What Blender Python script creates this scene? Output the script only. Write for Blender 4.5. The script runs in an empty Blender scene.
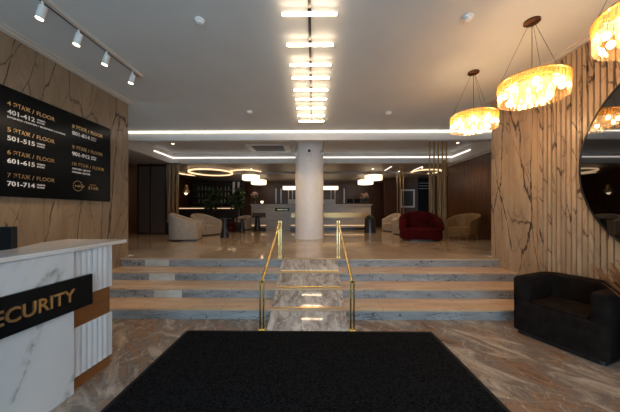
import bpy, bmesh, math, random
from mathutils import Vector, Matrix
random.seed(7)
PI = math.pi
SC = bpy.context.scene
COL = SC.collection

# ------------------------------------------------------------------ camera
EYE = 1.62
FPX = 255.0
HOR = 212.0
YAW = math.atan(3.0 / FPX)
cam_d = bpy.data.cameras.new('camera')
cam = bpy.data.objects.new('camera', cam_d)
COL.objects.link(cam)
cam_d.sensor_width = 36.0
cam_d.lens = FPX / 620.0 * 36.0
cam_d.shift_y = (HOR - 206.0) / 620.0
cam_d.clip_start = 0.05
cam.location = (0, 0, EYE)
cam.rotation_euler = (PI / 2, 0, YAW)
SC.camera = cam
SC.view_settings.view_transform = 'Standard'
SC.view_settings.look = 'None'
SC.view_settings.gamma = 1.0
SC.view_settings.exposure = 0.0
SC.view_settings.use_curve_mapping = False
SC.cycles.use_denoising = True
SC.cycles.max_bounces = 8
SC.cycles.sample_clamp_indirect = 6.0

CS, SN = math.cos(YAW), math.sin(YAW)


def at(px, d):
    """plan position of a point seen in picture column px at depth d"""
    xc = (px - 310.0) / FPX * d
    return (xc * CS - d * SN, d * CS + xc * SN)


# ------------------------------------------------------------------ materials
def new_mat(name):
    m = bpy.data.materials.new(name)
    m.use_nodes = True
    nt = m.node_tree
    b = nt.nodes['Principled BSDF']
    return m, nt, b


def mat(name, col, rough=0.5, metal=0.0, spec=0.5, emit=None, estr=0.0, trans=0.0, bump=0.0, bscale=200.0,
        var=0.0, vscale=6.0, coat=0.0, sheen=0.0):
    m, nt, b = new_mat(name)
    b.inputs['Base Color'].default_value = (*col, 1)
    b.inputs['Roughness'].default_value = rough
    b.inputs['Metallic'].default_value = metal
    b.inputs['Specular IOR Level'].default_value = spec
    b.inputs['Transmission Weight'].default_value = trans
    b.inputs['Coat Weight'].default_value = coat
    b.inputs['Sheen Weight'].default_value = sheen
    if emit:
        b.inputs['Emission Color'].default_value = (*emit, 1)
        b.inputs['Emission Strength'].default_value = estr
    tc = nt.nodes.new('ShaderNodeTexCoord')
    if var > 0:
        n = nt.nodes.new('ShaderNodeTexNoise')
        n.inputs['Scale'].default_value = vscale
        n.inputs['Detail'].default_value = 5
        nt.links.new(tc.outputs['Object'], n.inputs['Vector'])
        r = nt.nodes.new('ShaderNodeValToRGB')
        r.color_ramp.elements[0].position = 0.3
        r.color_ramp.elements[1].position = 0.7
        r.color_ramp.elements[0].color = (*[c * (1 - var) for c in col], 1)
        r.color_ramp.elements[1].color = (*[min(1, c * (1 + var)) for c in col], 1)
        nt.links.new(n.outputs['Fac'], r.inputs['Fac'])
        nt.links.new(r.outputs['Color'], b.inputs['Base Color'])
    if bump > 0:
        n = nt.nodes.new('ShaderNodeTexNoise')
        n.inputs['Scale'].default_value = bscale
        n.inputs['Detail'].default_value = 3
        nt.links.new(tc.outputs['Object'], n.inputs['Vector'])
        bp = nt.nodes.new('ShaderNodeBump')
        bp.inputs['Strength'].default_value = bump
        bp.inputs['Distance'].default_value = 0.01
        nt.links.new(n.outputs['Fac'], bp.inputs['Height'])
        nt.links.new(bp.outputs['Normal'], b.inputs['Normal'])
    return m


def emis(name, col, s):
    m = bpy.data.materials.new(name)
    m.use_nodes = True
    nt = m.node_tree
    nt.nodes.clear()
    e = nt.nodes.new('ShaderNodeEmission')
    e.inputs[0].default_value = (*col, 1)
    e.inputs[1].default_value = s
    o = nt.nodes.new('ShaderNodeOutputMaterial')
    nt.links.new(e.outputs[0], o.inputs[0])
    return m


def ramp(nt, src, stops, interp='LINEAR'):
    r = nt.nodes.new('ShaderNodeValToRGB')
    r.color_ramp.interpolation = interp
    els = r.color_ramp.elements
    while len(els) < len(stops):
        els.new(0.5)
    for e, (p, c) in zip(els, stops):
        e.position = p
        e.color = (*c, 1) if len(c) == 3 else c
    nt.links.new(src, r.inputs['Fac'])
    return r.outputs['Color']


def mix(nt, a, b, fac, mode='MIX'):
    n = nt.nodes.new('ShaderNodeMix')
    n.data_type = 'RGBA'
    n.blend_type = mode
    for i, v in ((6, a), (7, b)):
        if isinstance(v, tuple):
            n.inputs[i].default_value = (*v, 1)
        else:
            nt.links.new(v, n.inputs[i])
    if isinstance(fac, (int, float)):
        n.inputs[0].default_value = fac
    else:
        nt.links.new(fac, n.inputs[0])
    return n.outputs[2]


def math_n(nt, op, a, b=None, c=None):
    n = nt.nodes.new('ShaderNodeMath')
    n.operation = op
    for i, v in enumerate((a, b, c)):
        if v is None:
            continue
        if isinstance(v, (int, float)):
            n.inputs[i].default_value = v
        else:
            nt.links.new(v, n.inputs[i])
    return n.outputs[0]


def vein(nt, vec, scale, width, detail=4, distort=0.6, rough=0.55):
    """thin lines where a noise field crosses one half"""
    n = nt.nodes.new('ShaderNodeTexNoise')
    n.inputs['Scale'].default_value = scale
    n.inputs['Detail'].default_value = detail
    n.inputs['Roughness'].default_value = rough
    n.inputs['Distortion'].default_value = distort
    nt.links.new(vec, n.inputs['Vector'])
    a = math_n(nt, 'ABSOLUTE', math_n(nt, 'SUBTRACT', n.outputs['Fac'], 0.5))
    return math_n(nt, 'SUBTRACT', 1.0, math_n(nt, 'SMOOTHSTEP', a, 0.0, width) if False else smooth(nt, a, 0.0, width))


def smooth(nt, v, lo, hi):
    m = nt.nodes.new('ShaderNodeMapRange')
    m.interpolation_type = 'SMOOTHSTEP'
    nt.links.new(v, m.inputs['Value'])
    m.inputs['From Min'].default_value = lo
    m.inputs['From Max'].default_value = hi
    return m.outputs['Result']


def noise(nt, vec, scale, detail=4, distort=0.0, rough=0.5):
    n = nt.nodes.new('ShaderNodeTexNoise')
    n.inputs['Scale'].default_value = scale
    n.inputs['Detail'].default_value = detail
    n.inputs['Distortion'].default_value = distort
    n.inputs['Roughness'].default_value = rough
    nt.links.new(vec, n.inputs['Vector'])
    return n.outputs['Fac']


def coords(nt, scale=(1, 1, 1), rot=(0, 0, 0), loc=(0, 0, 0)):
    tc = nt.nodes.new('ShaderNodeTexCoord')
    mp = nt.nodes.new('ShaderNodeMapping')
    mp.inputs['Scale'].default_value = scale
    mp.inputs['Rotation'].default_value = rot
    mp.inputs['Location'].default_value = loc
    nt.links.new(tc.outputs['Object'], mp.inputs['Vector'])
    return mp.outputs['Vector']


def coords2(nt, rot, scale, loc=(0, 0, 0)):
    """rotate first, then stretch"""
    a = coords(nt, (1, 1, 1), rot)
    mp = nt.nodes.new('ShaderNodeMapping')
    mp.inputs['Scale'].default_value = scale
    mp.inputs['Location'].default_value = loc
    nt.links.new(a, mp.inputs['Vector'])
    return mp.outputs['Vector']


def joints(nt, axis, pitch, width, off=0.0):
    tc = nt.nodes.new('ShaderNodeTexCoord')
    s = nt.nodes.new('ShaderNodeSeparateXYZ')
    nt.links.new(tc.outputs['Object'], s.inputs[0])
    f = math_n(nt, 'FRACT', math_n(nt, 'DIVIDE', math_n(nt, 'ADD', s.outputs[axis], off + 100 * pitch), pitch))
    return math_n(nt, 'LESS_THAN', f, width / pitch)


def beige_marble(name, joint_pitch=0.62, axis=1, tint=1.0, dark=1.0, seed=0.0, slat=None):
    m, nt, b = new_mat(name)

    def shifted(vec):
        if not slat:
            return vec
        tc = nt.nodes.new('ShaderNodeTexCoord')
        s = nt.nodes.new('ShaderNodeSeparateXYZ')
        nt.links.new(tc.outputs['Object'], s.inputs[0])
        f = math_n(nt, 'FLOOR', math_n(nt, 'DIVIDE', math_n(nt, 'SUBTRACT', s.outputs[1], slat[1]), slat[0]))
        c = nt.nodes.new('ShaderNodeCombineXYZ')
        nt.links.new(math_n(nt, 'MULTIPLY', f, 0.83), c.inputs[2])
        nt.links.new(math_n(nt, 'MULTIPLY', f, 0.37), c.inputs[0])
        a = nt.nodes.new('ShaderNodeVectorMath')
        a.operation = 'ADD'
        nt.links.new(vec, a.inputs[0])
        nt.links.new(c.outputs[0], a.inputs[1])
        return a.outputs[0]
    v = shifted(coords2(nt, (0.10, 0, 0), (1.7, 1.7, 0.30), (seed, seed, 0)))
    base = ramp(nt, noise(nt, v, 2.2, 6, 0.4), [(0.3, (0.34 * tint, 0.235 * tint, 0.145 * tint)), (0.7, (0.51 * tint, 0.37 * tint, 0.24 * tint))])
    fine = noise(nt, coords2(nt, (0.1, 0, 0), (9, 9, 1.0)), 3.0, 5, 0.6)
    base = mix(nt, base, (0.26 * tint, 0.175 * tint, 0.11 * tint), math_n(nt, 'MULTIPLY', smooth(nt, fine, 0.5, 0.8), 0.5))
    def cracks(rot, sc, loc, wid, dist=0.16, ds=2.2):
        vec = shifted(coords2(nt, rot, sc, loc))
        nz = nt.nodes.new('ShaderNodeTexNoise')
        nz.inputs['Scale'].default_value = ds
        nz.inputs['Detail'].default_value = 5
        nz.inputs['Roughness'].default_value = 0.62
        nt.links.new(vec, nz.inputs['Vector'])
        sub = nt.nodes.new('ShaderNodeVectorMath')
        sub.operation = 'SUBTRACT'
        nt.links.new(nz.outputs['Color'], sub.inputs[0])
        sub.inputs[1].default_value = (0.5, 0.5, 0.5)
        mul = nt.nodes.new('ShaderNodeVectorMath')
        mul.operation = 'SCALE'
        nt.links.new(sub.outputs[0], mul.inputs[0])
        mul.inputs['Scale'].default_value = dist * 4
        ad = nt.nodes.new('ShaderNodeVectorMath')
        ad.operation = 'ADD'
        nt.links.new(vec, ad.inputs[0])
        nt.links.new(mul.outputs[0], ad.inputs[1])
        vo = nt.nodes.new('ShaderNodeTexVoronoi')
        vo.feature = 'DISTANCE_TO_EDGE'
        vo.inputs['Scale'].default_value = 1.0
        nt.links.new(ad.outputs[0], vo.inputs['Vector'])
        return math_n(nt, 'SUBTRACT', 1.0, smooth(nt, vo.outputs['Distance'], wid * 0.3, wid))
    mk = coords(nt, (1, 1, 1), loc=(seed + 3, 0, 0))
    brk = smooth(nt, noise(nt, shifted(mk), 2.2, 2), 0.42, 0.56)
    brk1 = smooth(nt, noise(nt, shifted(coords(nt, (1, 1, 0.6), loc=(seed + 7, 5, 0))), 1.3, 2), 0.34, 0.44)
    v1 = cracks((0.10, 0, 0), (1.9, 1.9, 0.34), (seed, seed, 0), 0.016, 0.07)
    v2 = cracks((0.30, 0, 0), (2.4, 2.4, 0.6), (seed + 4, 2, 0), 0.018, 0.08)
    v3 = cracks((-0.2, 0, 0), (5.5, 5.5, 1.2), (seed + 9, 1, 0), 0.04, 0.12)
    d = (0.040 * dark, 0.022 * dark, 0.013 * dark)
    c = mix(nt, base, (0.17, 0.10, 0.055), math_n(nt, 'MULTIPLY', math_n(nt, 'MULTIPLY', v3, brk), 0.45))
    c = mix(nt, c, d, math_n(nt, 'MULTIPLY', math_n(nt, 'MULTIPLY', v2, brk), 0.7))
    c = mix(nt, c, d, math_n(nt, 'MULTIPLY', math_n(nt, 'MULTIPLY', v1, brk1), 0.95))
    if joint_pitch:
        j = joints(nt, axis, joint_pitch, 0.006)
        c = mix(nt, c, (0.05, 0.035, 0.025), math_n(nt, 'MULTIPLY', j, 0.8))
    nt.links.new(c, b.inputs['Base Color'])
    b.inputs['Roughness'].default_value = 0.28
    b.inputs['Specular IOR Level'].default_value = 0.4
    return m


def quartz_mat(name):
    m, nt, b = new_mat(name)
    v = coords2(nt, (0.50, 0, 0), (1, 1.7, 0.35), (2.3, 0.55, 0))
    base = ramp(nt, noise(nt, v, 1.6, 5, 0.4), [(0.3, (0.54, 0.575, 0.60)), (0.7, (0.64, 0.66, 0.68))])
    n1 = noise(nt, v, 0.8, 8, 0.12, 0.5)
    a = math_n(nt, 'ABSOLUTE', math_n(nt, 'SUBTRACT', n1, 0.5))
    soft = math_n(nt, 'SUBTRACT', 1.0, smooth(nt, a, 0.0, 0.032))
    line = math_n(nt, 'SUBTRACT', 1.0, smooth(nt, a, 0.003, 0.010))
    grain = smooth(nt, noise(nt, coords(nt, (1, 1, 1)), 14, 5), 0.35, 0.65)
    c = mix(nt, base, (0.36, 0.37, 0.375), math_n(nt, 'MULTIPLY', math_n(nt, 'MULTIPLY', soft, grain), 0.95))
    c = mix(nt, c, (0.22, 0.22, 0.22), math_n(nt, 'MULTIPLY', math_n(nt, 'MULTIPLY', line, grain), 0.55))
    nt.links.new(c, b.inputs['Base Color'])
    b.inputs['Roughness'].default_value = 0.25
    return m


def floor_marble(name):
    m, nt, b = new_mat(name)
    v = coords2(nt, (0, 0, -0.7), (1.3, 0.55, 1))
    n1 = noise(nt, v, 2.6, 9, 1.1, 0.62)
    base = ramp(nt, n1, [(0.28, (0.075, 0.05, 0.035)), (0.42, (0.25, 0.155, 0.10)), (0.50, (0.17, 0.14, 0.12)), (0.62, (0.37, 0.30, 0.24)), (0.76, (0.50, 0.44, 0.385))])
    n2 = noise(nt, coords(nt, (1, 1, 1), loc=(5, 3, 0)), 1.6, 3, 0.3)
    base = mix(nt, base, (0.30, 0.17, 0.09), math_n(nt, 'MULTIPLY', smooth(nt, n2, 0.5, 0.75), 0.35))
    v1 = vein(nt, coords(nt, (1.2, 0.6, 1), (0, 0, 0.75), (3, 1, 0)), 3.0, 0.012, 5, 0.8)
    v2 = vein(nt, coords(nt, (1, 1, 1), (0, 0, -0.4), (8, 1, 0)), 4.2, 0.010, 5, 1.0)
    c = mix(nt, base, (0.62, 0.57, 0.52), math_n(nt, 'MULTIPLY', v1, 0.3))
    c = mix(nt, c, (0.07, 0.045, 0.035), math_n(nt, 'MULTIPLY', v2, 0.55))
    jx = joints(nt, 0, 1.2, 0.005, 0.35)
    jy = joints(nt, 1, 0.6, 0.005, 0.2)
    c = mix(nt, c, (0.30, 0.27, 0.24), math_n(nt, 'MULTIPLY', math_n(nt, 'MAXIMUM', jx, jy), 0.6))
    nt.links.new(c, b.inputs['Base Color'])
    b.inputs['Roughness'].default_value = 0.2
    b.inputs['Specular IOR Level'].default_value = 0.45
    return m


def stone(name, lo, hi, veincol, vs=0.6, rough=0.2, scale=(0.5, 2, 2), spec=0.5, vw=0.016, jpitch=None, jcol=(0.05, 0.05, 0.05), jaxis=0, jy=None):
    m, nt, b = new_mat(name)
    v = coords(nt, scale, (0.0, 0.25, 0.1))
    base = ramp(nt, noise(nt, v, 2.5, 8, 0.8, 0.6), [(0.3, lo), (0.7, hi)])
    c = mix(nt, base, veincol, math_n(nt, 'MULTIPLY', vein(nt, coords(nt, scale, (0.0, 0.35, 0.2), (3, 3, 3)), 2.0, vw, 4, 0.9), vs))
    if jpitch:
        j = joints(nt, jaxis, jpitch, 0.005, 0.17)
        if jy:
            j = math_n(nt, 'MAXIMUM', j, joints(nt, 1, jy, 0.005, 0.05))
        c = mix(nt, c, jcol, math_n(nt, 'MULTIPLY', j, 0.7))
    nt.links.new(c, b.inputs['Base Color'])
    b.inputs['Roughness'].default_value = rough
    b.inputs['Specular IOR Level'].default_value = spec
    return m


def wood(name, lo, hi, axis_scale=(14, 14, 0.7), rough=0.4, jp=None, ja=1):
    m, nt, b = new_mat(name)
    v = coords(nt, axis_scale)
    c = ramp(nt, noise(nt, v, 2.0, 6, 0.5, 0.6), [(0.3, lo), (0.7, hi)])
    if jp:
        j = joints(nt, ja, jp, 0.012)
        c = mix(nt, c, tuple(x * 0.15 for x in lo), math_n(nt, 'MULTIPLY', j, 0.9))
    nt.links.new(c, b.inputs['Base Color'])
    b.inputs['Roughness'].default_value = rough
    return m


M = {}
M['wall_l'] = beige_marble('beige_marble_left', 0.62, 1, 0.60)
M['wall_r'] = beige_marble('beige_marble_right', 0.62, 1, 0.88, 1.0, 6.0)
M['slat'] = beige_marble('beige_marble_slat', None, 1, 0.92, 1.0, 11.0, (0.075, 4.24 - 0.0655))
M['floor'] = floor_marble('brown_marble_floor')
M['upfloor'] = stone('polished_beige_floor', (0.40, 0.30, 0.215), (0.54, 0.43, 0.325), (0.3, 0.22, 0.16), 0.35, 0.06, (0.5, 0.5, 1), 0.6, 0.01, 1.2, (0.13, 0.09, 0.06), 0, 1.2)
M['tread'] = stone('warm_reflection_tread', (0.46, 0.30, 0.18), (0.68, 0.47, 0.30), (0.22, 0.13, 0.08), 0.5, 0.16, (0.4, 3, 2), 0.55, 0.012, 1.22, (0.2, 0.12, 0.08))  # tan carries the lounge's warm reflection in the base colour
M['riser'] = stone('grey_marble_riser', (0.19, 0.19, 0.19), (0.36, 0.355, 0.35), (0.03, 0.03, 0.03), 0.9, 0.3, (0.8, 2, 2.6), 0.5, 0.014, 1.22, (0.08, 0.08, 0.085))
M['riser_light'] = stone('pale_marble_riser', (0.48, 0.47, 0.43), (0.64, 0.62, 0.58), (0.2, 0.2, 0.2), 0.5, 0.3, (1.5, 2, 4), 0.5, 0.014)
M['ramp'] = stone('grey_brown_marble_ramp', (0.15, 0.12, 0.105), (0.60, 0.54, 0.49), (0.72, 0.67, 0.62), 0.6, 0.05, (2.6, 1.3, 1.3), 0.6, 0.02, 0.56, (0.08, 0.06, 0.05))
M['ceiling'] = mat('painted_ceiling', (0.56, 0.58, 0.57), 0.65, var=0.03, vscale=1.5)
M['white_paint'] = mat('white_paint', (0.68, 0.67, 0.65), 0.5, var=0.02)
M['cornice'] = mat('cornice_paint', (0.55, 0.51, 0.46), 0.5)
M['plaster'] = mat('column_plaster', (0.86, 0.83, 0.82), 0.35, bump=0.05, bscale=12, var=0.03, vscale=8)
M['brass'] = mat('polished_brass', (0.80, 0.57, 0.22), 0.25, 1.0, var=0.1, vscale=20)
M['brass_dull'] = mat('dull_brass', (0.60, 0.40, 0.18), 0.38, 1.0)
M['gold_text'] = mat('gold_lettering', (0.80, 0.55, 0.26), 0.28, 1.0)
M['bronze'] = mat('bronze', (0.09, 0.04, 0.02), 0.4, 0.8)
M['black'] = mat('satin_black', (0.012, 0.012, 0.014), 0.3, var=0.1)
M['sign_black'] = mat('glossy_black_board', (0.005, 0.006, 0.007), 0.16, spec=0.13)
M['white_text'] = mat('white_lettering', (0.75, 0.75, 0.75), 0.5)
M['rug'] = mat('charcoal_mat', (0.0105, 0.0108, 0.012), 0.95, spec=0.03, bump=0.9, bscale=260, var=0.98, vscale=60)
M['rug_edge'] = mat('rubber_edge', (0.008, 0.008, 0.009), 0.7, spec=0.2)
M['quartz'] = quartz_mat('white_quartz')
M['slab'] = stone('white_counter_slab', (0.60, 0.59, 0.57), (0.68, 0.67, 0.66), (0.5, 0.48, 0.46), 0.3, 0.15, (1, 1, 1), 0.5)
M['fluted'] = mat('white_fluted_acrylic', (0.60, 0.63, 0.66), 0.28, coat=0.3)
M['copperwood'] = wood('copper_brown_band', (0.15, 0.055, 0.012), (0.21, 0.08, 0.02), (2, 2, 10), 0.32)
M['velvet_dark'] = mat('charcoal_velvet', (0.0125, 0.0085, 0.0072), 0.85, spec=0.06, var=0.5, vscale=9, bump=0.15, bscale=400, sheen=0.0)
M['velvet_red'] = mat('red_velvet', (0.05, 0.001, 0.0015), 0.8, spec=0.1, var=0.5, vscale=5)
M['beige_fabric'] = mat('beige_fabric', (0.42, 0.335, 0.26), 0.85, var=0.12, vscale=12)
M['tan_leather'] = mat('tan_leather', (0.26, 0.15, 0.06), 0.55, var=0.15, vscale=8)
M['wood_dark'] = wood('dark_walnut', (0.040, 0.013, 0.005), (0.16, 0.055, 0.018), (9, 9, 0.5), 0.35, 0.22, 1)
M['wood_back'] = wood('dark_walnut_back', (0.042, 0.013, 0.006), (0.105, 0.036, 0.013), (9, 9, 0.5), 0.35, 0.9, 0)
M['dark_wall'] = mat('dark_wall', (0.02, 0.016, 0.014), 0.4, var=0.2)
M['desk_stone'] = stone('beige_desk_stone', (0.33, 0.27, 0.21), (0.45, 0.37, 0.29), (0.2, 0.15, 0.1), 0.3, 0.3)
M['led_warm'] = emis('led_bar_warm', (1.0, 0.74, 0.50), 27.0)
M['led_cove'] = emis('led_cove', (1.0, 0.86, 0.70), 5.5)
M['led_tray'] = emis('led_tray', (1.0, 0.88, 0.78), 2.4)
M['led_soft'] = emis('led_soft', (1.0, 0.66, 0.36), 1.8)
M['bulb'] = emis('lamp_bulb', (1.0, 0.66, 0.36), 175.0)
M['spot'] = emis('spot_lens', (1.0, 0.82, 0.6), 14.0)
M['pendant_glow'] = emis('pendant_glow', (1.0, 0.76, 0.50), 2.6)
M['leaf'] = mat('dark_leaf', (0.022, 0.05, 0.018), 0.5, var=0.4)
M['dry_leaf'] = mat('dry_leaf', (0.20, 0.085, 0.035), 0.7, var=0.3)
M['trunk'] = mat('bark', (0.07, 0.04, 0.02), 0.8, var=0.3)
M['flower'] = mat('pale_petals', (0.62, 0.35, 0.28), 0.6, var=0.3, vscale=30)
M['ceramic'] = mat('dark_ceramic', (0.03, 0.03, 0.035), 0.2)
M['white_plastic'] = mat('white_plastic', (0.7, 0.7, 0.68), 0.35)
M['grey_metal'] = mat('grey_metal', (0.22, 0.22, 0.22), 0.4, 0.6)
M['steel'] = mat('brushed_steel', (0.6, 0.6, 0.6), 0.3, 1.0)
M['screen'] = mat('dark_screen', (0.006, 0.006, 0.007), 0.5, spec=0.1)
M['mirror'] = mat('tinted_mirror', (0.22, 0.22, 0.23), 0.02, 1.0)


def glass_mat(name, tint, refl, rough=0.02):
    m = bpy.data.materials.new(name)
    m.use_nodes = True
    nt = m.node_tree
    nt.nodes.clear()
    t = nt.nodes.new('ShaderNodeBsdfTransparent')
    t.inputs[0].default_value = (*tint, 1)
    g = nt.nodes.new('ShaderNodeBsdfGlossy')
    g.inputs['Roughness'].default_value = rough
    mx = nt.nodes.new('ShaderNodeMixShader')
    mx.inputs[0].default_value = refl
    o = nt.nodes.new('ShaderNodeOutputMaterial')
    nt.links.new(t.outputs[0], mx.inputs[1])
    nt.links.new(g.outputs[0], mx.inputs[2])
    nt.links.new(mx.outputs[0], o.inputs[0])
    return m


M['glass'] = glass_mat('window_glass', (0.95, 0.97, 1.0), 0.06)
M['glass_dark'] = glass_mat('smoked_glass', (0.25, 0.27, 0.3), 0.45, 0.35)


def crystal_mat(name, tcol, dcol, f):
    m = bpy.data.materials.new(name)
    m.use_nodes = True
    nt = m.node_tree
    nt.nodes.clear()
    t = nt.nodes.new('ShaderNodeBsdfTransparent')
    t.inputs[0].default_value = (*tcol, 1)
    tr = nt.nodes.new('ShaderNodeBsdfTranslucent')
    tr.inputs[0].default_value = (*dcol, 1)
    g = nt.nodes.new('ShaderNodeBsdfGlossy')
    g.inputs['Color'].default_value = (1.0, 0.85, 0.6, 1)
    g.inputs['Roughness'].default_value = 0.12
    a = nt.nodes.new('ShaderNodeMixShader')
    a.inputs[0].default_value = f
    b = nt.nodes.new('ShaderNodeMixShader')
    b.inputs[0].default_value = 0.16
    o = nt.nodes.new('ShaderNodeOutputMaterial')
    nt.links.new(t.outputs[0], a.inputs[1])
    nt.links.new(tr.outputs[0], a.inputs[2])
    nt.links.new(a.outputs[0], b.inputs[1])
    nt.links.new(g.outputs[0], b.inputs[2])
    nt.links.new(b.outputs[0], o.inputs[0])
    return m


M['crystal'] = crystal_mat('clear_crystal', (1.0, 0.97, 0.92), (0.95, 0.82, 0.58), 0.17)
M['crystal_amber'] = crystal_mat('amber_crystal', (1.0, 0.86, 0.6), (0.9, 0.55, 0.2), 0.24)


# ------------------------------------------------------------------ mesh helpers
class MB:
    def __init__(self):
        self.v, self.f = [], []

    def add(self, vs, fs):
        k = len(self.v)
        self.v += [tuple(p) for p in vs]
        self.f += [tuple(i + k for i in f) for f in fs]
        return self

    def box(self, x0, x1, y0, y1, z0, z1):
        vs = [(x, y, z) for z in (z0, z1) for y in (y0, y1) for x in (x0, x1)]
        return self.add(vs, [(0, 2, 3, 1), (4, 5, 7, 6), (0, 1, 5, 4), (2, 6, 7, 3), (0, 4, 6, 2), (1, 3, 7, 5)])

    def prism(self, poly, z0, z1):
        """poly: counter-clockwise plan outline"""
        n = len(poly)
        vs = [(x, y, z0) for x, y in poly] + [(x, y, z1) for x, y in poly]
        fs = [tuple(range(n - 1, -1, -1)), tuple(range(n, 2 * n))]
        fs += [(i, (i + 1) % n, n + (i + 1) % n, n + i) for i in range(n)]
        return self.add(vs, fs)

    def lathe(self, prof, cx=0, cy=0, n=32, cap=True):
        """prof: list of (r, z) from bottom to top"""
        vs, fs = [], []
        for r, z in prof:
            for i in range(n):
                a = 2 * PI * i / n
                vs.append((cx + r * math.cos(a), cy + r * math.sin(a), z))
        for j in range(len(prof) - 1):
            for i in range(n):
                i2 = (i + 1) % n
                fs.append((j * n + i, j * n + i2, (j + 1) * n + i2, (j + 1) * n + i))
        if cap:
            fs.append(tuple(range(n - 1, -1, -1)))
            fs.append(tuple((len(prof) - 1) * n + i for i in range(n)))
        return self.add(vs, fs)

    def tube(self, pts, r, n=10, caps=True):
        pts = [Vector(p) for p in pts]
        rs = r if isinstance(r, (list, tuple)) else [r] * len(pts)
        vs, fs = [], []
        up = None
        for k, p in enumerate(pts):
            d = (pts[min(k + 1, len(pts) - 1)] - pts[max(k - 1, 0)]).normalized()
            if up is None:
                up = d.orthogonal().normalized()
            a = (up - d * up.dot(d)).normalized()
            up = a
            b = d.cross(a)
            for i in range(n):
                t = 2 * PI * i / n
                vs.append(p + (a * math.cos(t) + b * math.sin(t)) * rs[k])
        for k in range(len(pts) - 1):
            for i in range(n):
                i2 = (i + 1) % n
                fs.append((k * n + i, k * n + i2, (k + 1) * n + i2, (k + 1) * n + i))
        if caps:
            fs.append(tuple(range(n - 1, -1, -1)))
            fs.append(tuple((len(pts) - 1) * n + i for i in range(n)))
        return self.add(vs, fs)

    def ring(self, R, r0, z0, z1, cx=0, cy=0, n=48):
        """annular band: outer radius R, inner r0"""
        vs, fs = [], []
        for (r, z) in ((R, z0), (R, z1), (r0, z1), (r0, z0)):
            for i in range(n):
                a = 2 * PI * i / n
                vs.append((cx + r * math.cos(a), cy + r * math.sin(a), z))
        for j in range(4):
            for i in range(n):
                i2 = (i + 1) % n
                j2 = (j + 1) % 4
                fs.append((j * n + i, j * n + i2, j2 * n + i2, j2 * n + i))
        return self.add(vs, fs)

    def sphere(self, c, r, n=12, m=8, sq=1.0):
        prof = []
        vs, fs = [], []
        for j in range(1, m):
            t = PI * j / m
            for i in range(n):
                a = 2 * PI * i / n
                vs.append((c[0] + r * math.sin(t) * math.cos(a), c[1] + r * math.sin(t) * math.sin(a), c[2] - r * sq * math.cos(t)))
        for j in range(m - 2):
            for i in range(n):
                i2 = (i + 1) % n
                fs.append((j * n + i, j * n + i2, (j + 1) * n + i2, (j + 1) * n + i))
        k = len(vs)
        vs.append((c[0], c[1], c[2] - r * sq))
        vs.append((c[0], c[1], c[2] + r * sq))
        for i in range(n):
            i2 = (i + 1) % n
            fs.append((k, i2, i))
            fs.append((k + 1, (m - 2) * n + i, (m - 2) * n + i2))
        return self.add(vs, fs)

    def build(self, name, m, parent=None, bevel=0.0, seg=2, smooth=False, auto=None):
        me = bpy.data.meshes.new(name)
        me.from_pydata(self.v, [], self.f)
        me.validate()
        bm = bmesh.new()
        bm.from_mesh(me)
        bmesh.ops.recalc_face_normals(bm, faces=bm.faces)
        if bevel > 0:
            es = [e for e in bm.edges if len(e.link_faces) == 2 and e.calc_face_angle(0) > 0.6]
            bmesh.ops.bevel(bm, geom=es, offset=bevel, segments=seg, affect='EDGES', profile=0.5)
        if smooth or auto:
            for f in bm.faces:
                f.smooth = True
            lim = auto or math.radians(40)
            for e in bm.edges:
                if len(e.link_faces) == 2 and e.calc_face_angle(0) > lim:
                    e.smooth = False
        bm.to_mesh(me)
        bm.free()
        me.materials.append(m)
        o = bpy.data.objects.new(name, me)
        COL.objects.link(o)
        if parent:
            o.parent = parent
        return o


def box(name, m, x0, x1, y0, y1, z0, z1, parent=None, bevel=0.0, seg=2):
    return MB().box(x0, x1, y0, y1, z0, z1).build(name, m, parent, bevel, seg)


def thing(name, label, cat, loc=(0, 0, 0), rz=0.0, group=None):
    o = bpy.data.objects.new(name, None)
    COL.objects.link(o)
    o.location = loc
    o.rotation_euler = (0, 0, rz)
    o.empty_display_size = 0.1
    o['label'] = label
    o['category'] = cat
    if group:
        o['group'] = group
    return o


def tag(o, label, cat, group=None):
    o['label'] = label
    o['category'] = cat
    if group:
        o['group'] = group
    return o


def struct(o):
    o['kind'] = 'structure'
    return o


def dup(root, loc, rz, label, group=None):
    r = root.copy()
    COL.objects.link(r)
    r.location = loc
    r.rotation_euler = (0, 0, rz)
    r['label'] = label
    if group:
        r['group'] = group
    for ch in list(root.children):
        c = ch.copy()
        COL.objects.link(c)
        c.parent = r
        for g in list(ch.children):
            d = g.copy()
            COL.objects.link(d)
            d.parent = c
    return r


def text_mesh(name, s, m, height, width=None, depth=0.003, align='LEFT', parent=None, bold=0.0, frame=None, shear=0.0):
    """lettering as a mesh; frame = (origin, right, up, out)"""
    cu = bpy.data.curves.new(name, 'FONT')
    cu.body = s
    cu.size = 1.0
    cu.extrude = 0.01
    cu.offset = bold
    cu.shear = shear
    cu.resolution_u = 3
    tmp = bpy.data.objects.new(name, cu)
    COL.objects.link(tmp)
    bpy.context.view_layer.update()
    dg = bpy.context.evaluated_depsgraph_get()
    me = bpy.data.meshes.new_from_object(tmp.evaluated_get(dg))
    bpy.data.objects.remove(tmp)
    xs = [v.co.x for v in me.vertices]
    x0, x1 = min(xs), max(xs)
    cap = 0.73
    sy = height / cap
    sx = (width / (x1 - x0)) if width else sy
    org, rgt, up, out = [Vector(a) for a in frame]
    wtot = (x1 - x0) * sx
    offx = 0 if align == 'LEFT' else -wtot / 2
    for v in me.vertices:
        p = v.co
        v.co = org + rgt * ((p.x - x0) * sx + offx) + up * (p.y * sy) + out * (depth if p.z > 0 else 0.0)
    me.materials.clear()
    me.materials.append(m)
    o = bpy.data.objects.new(name, me)
    COL.objects.link(o)
    if parent:
        o.parent = parent
    return o


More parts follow.
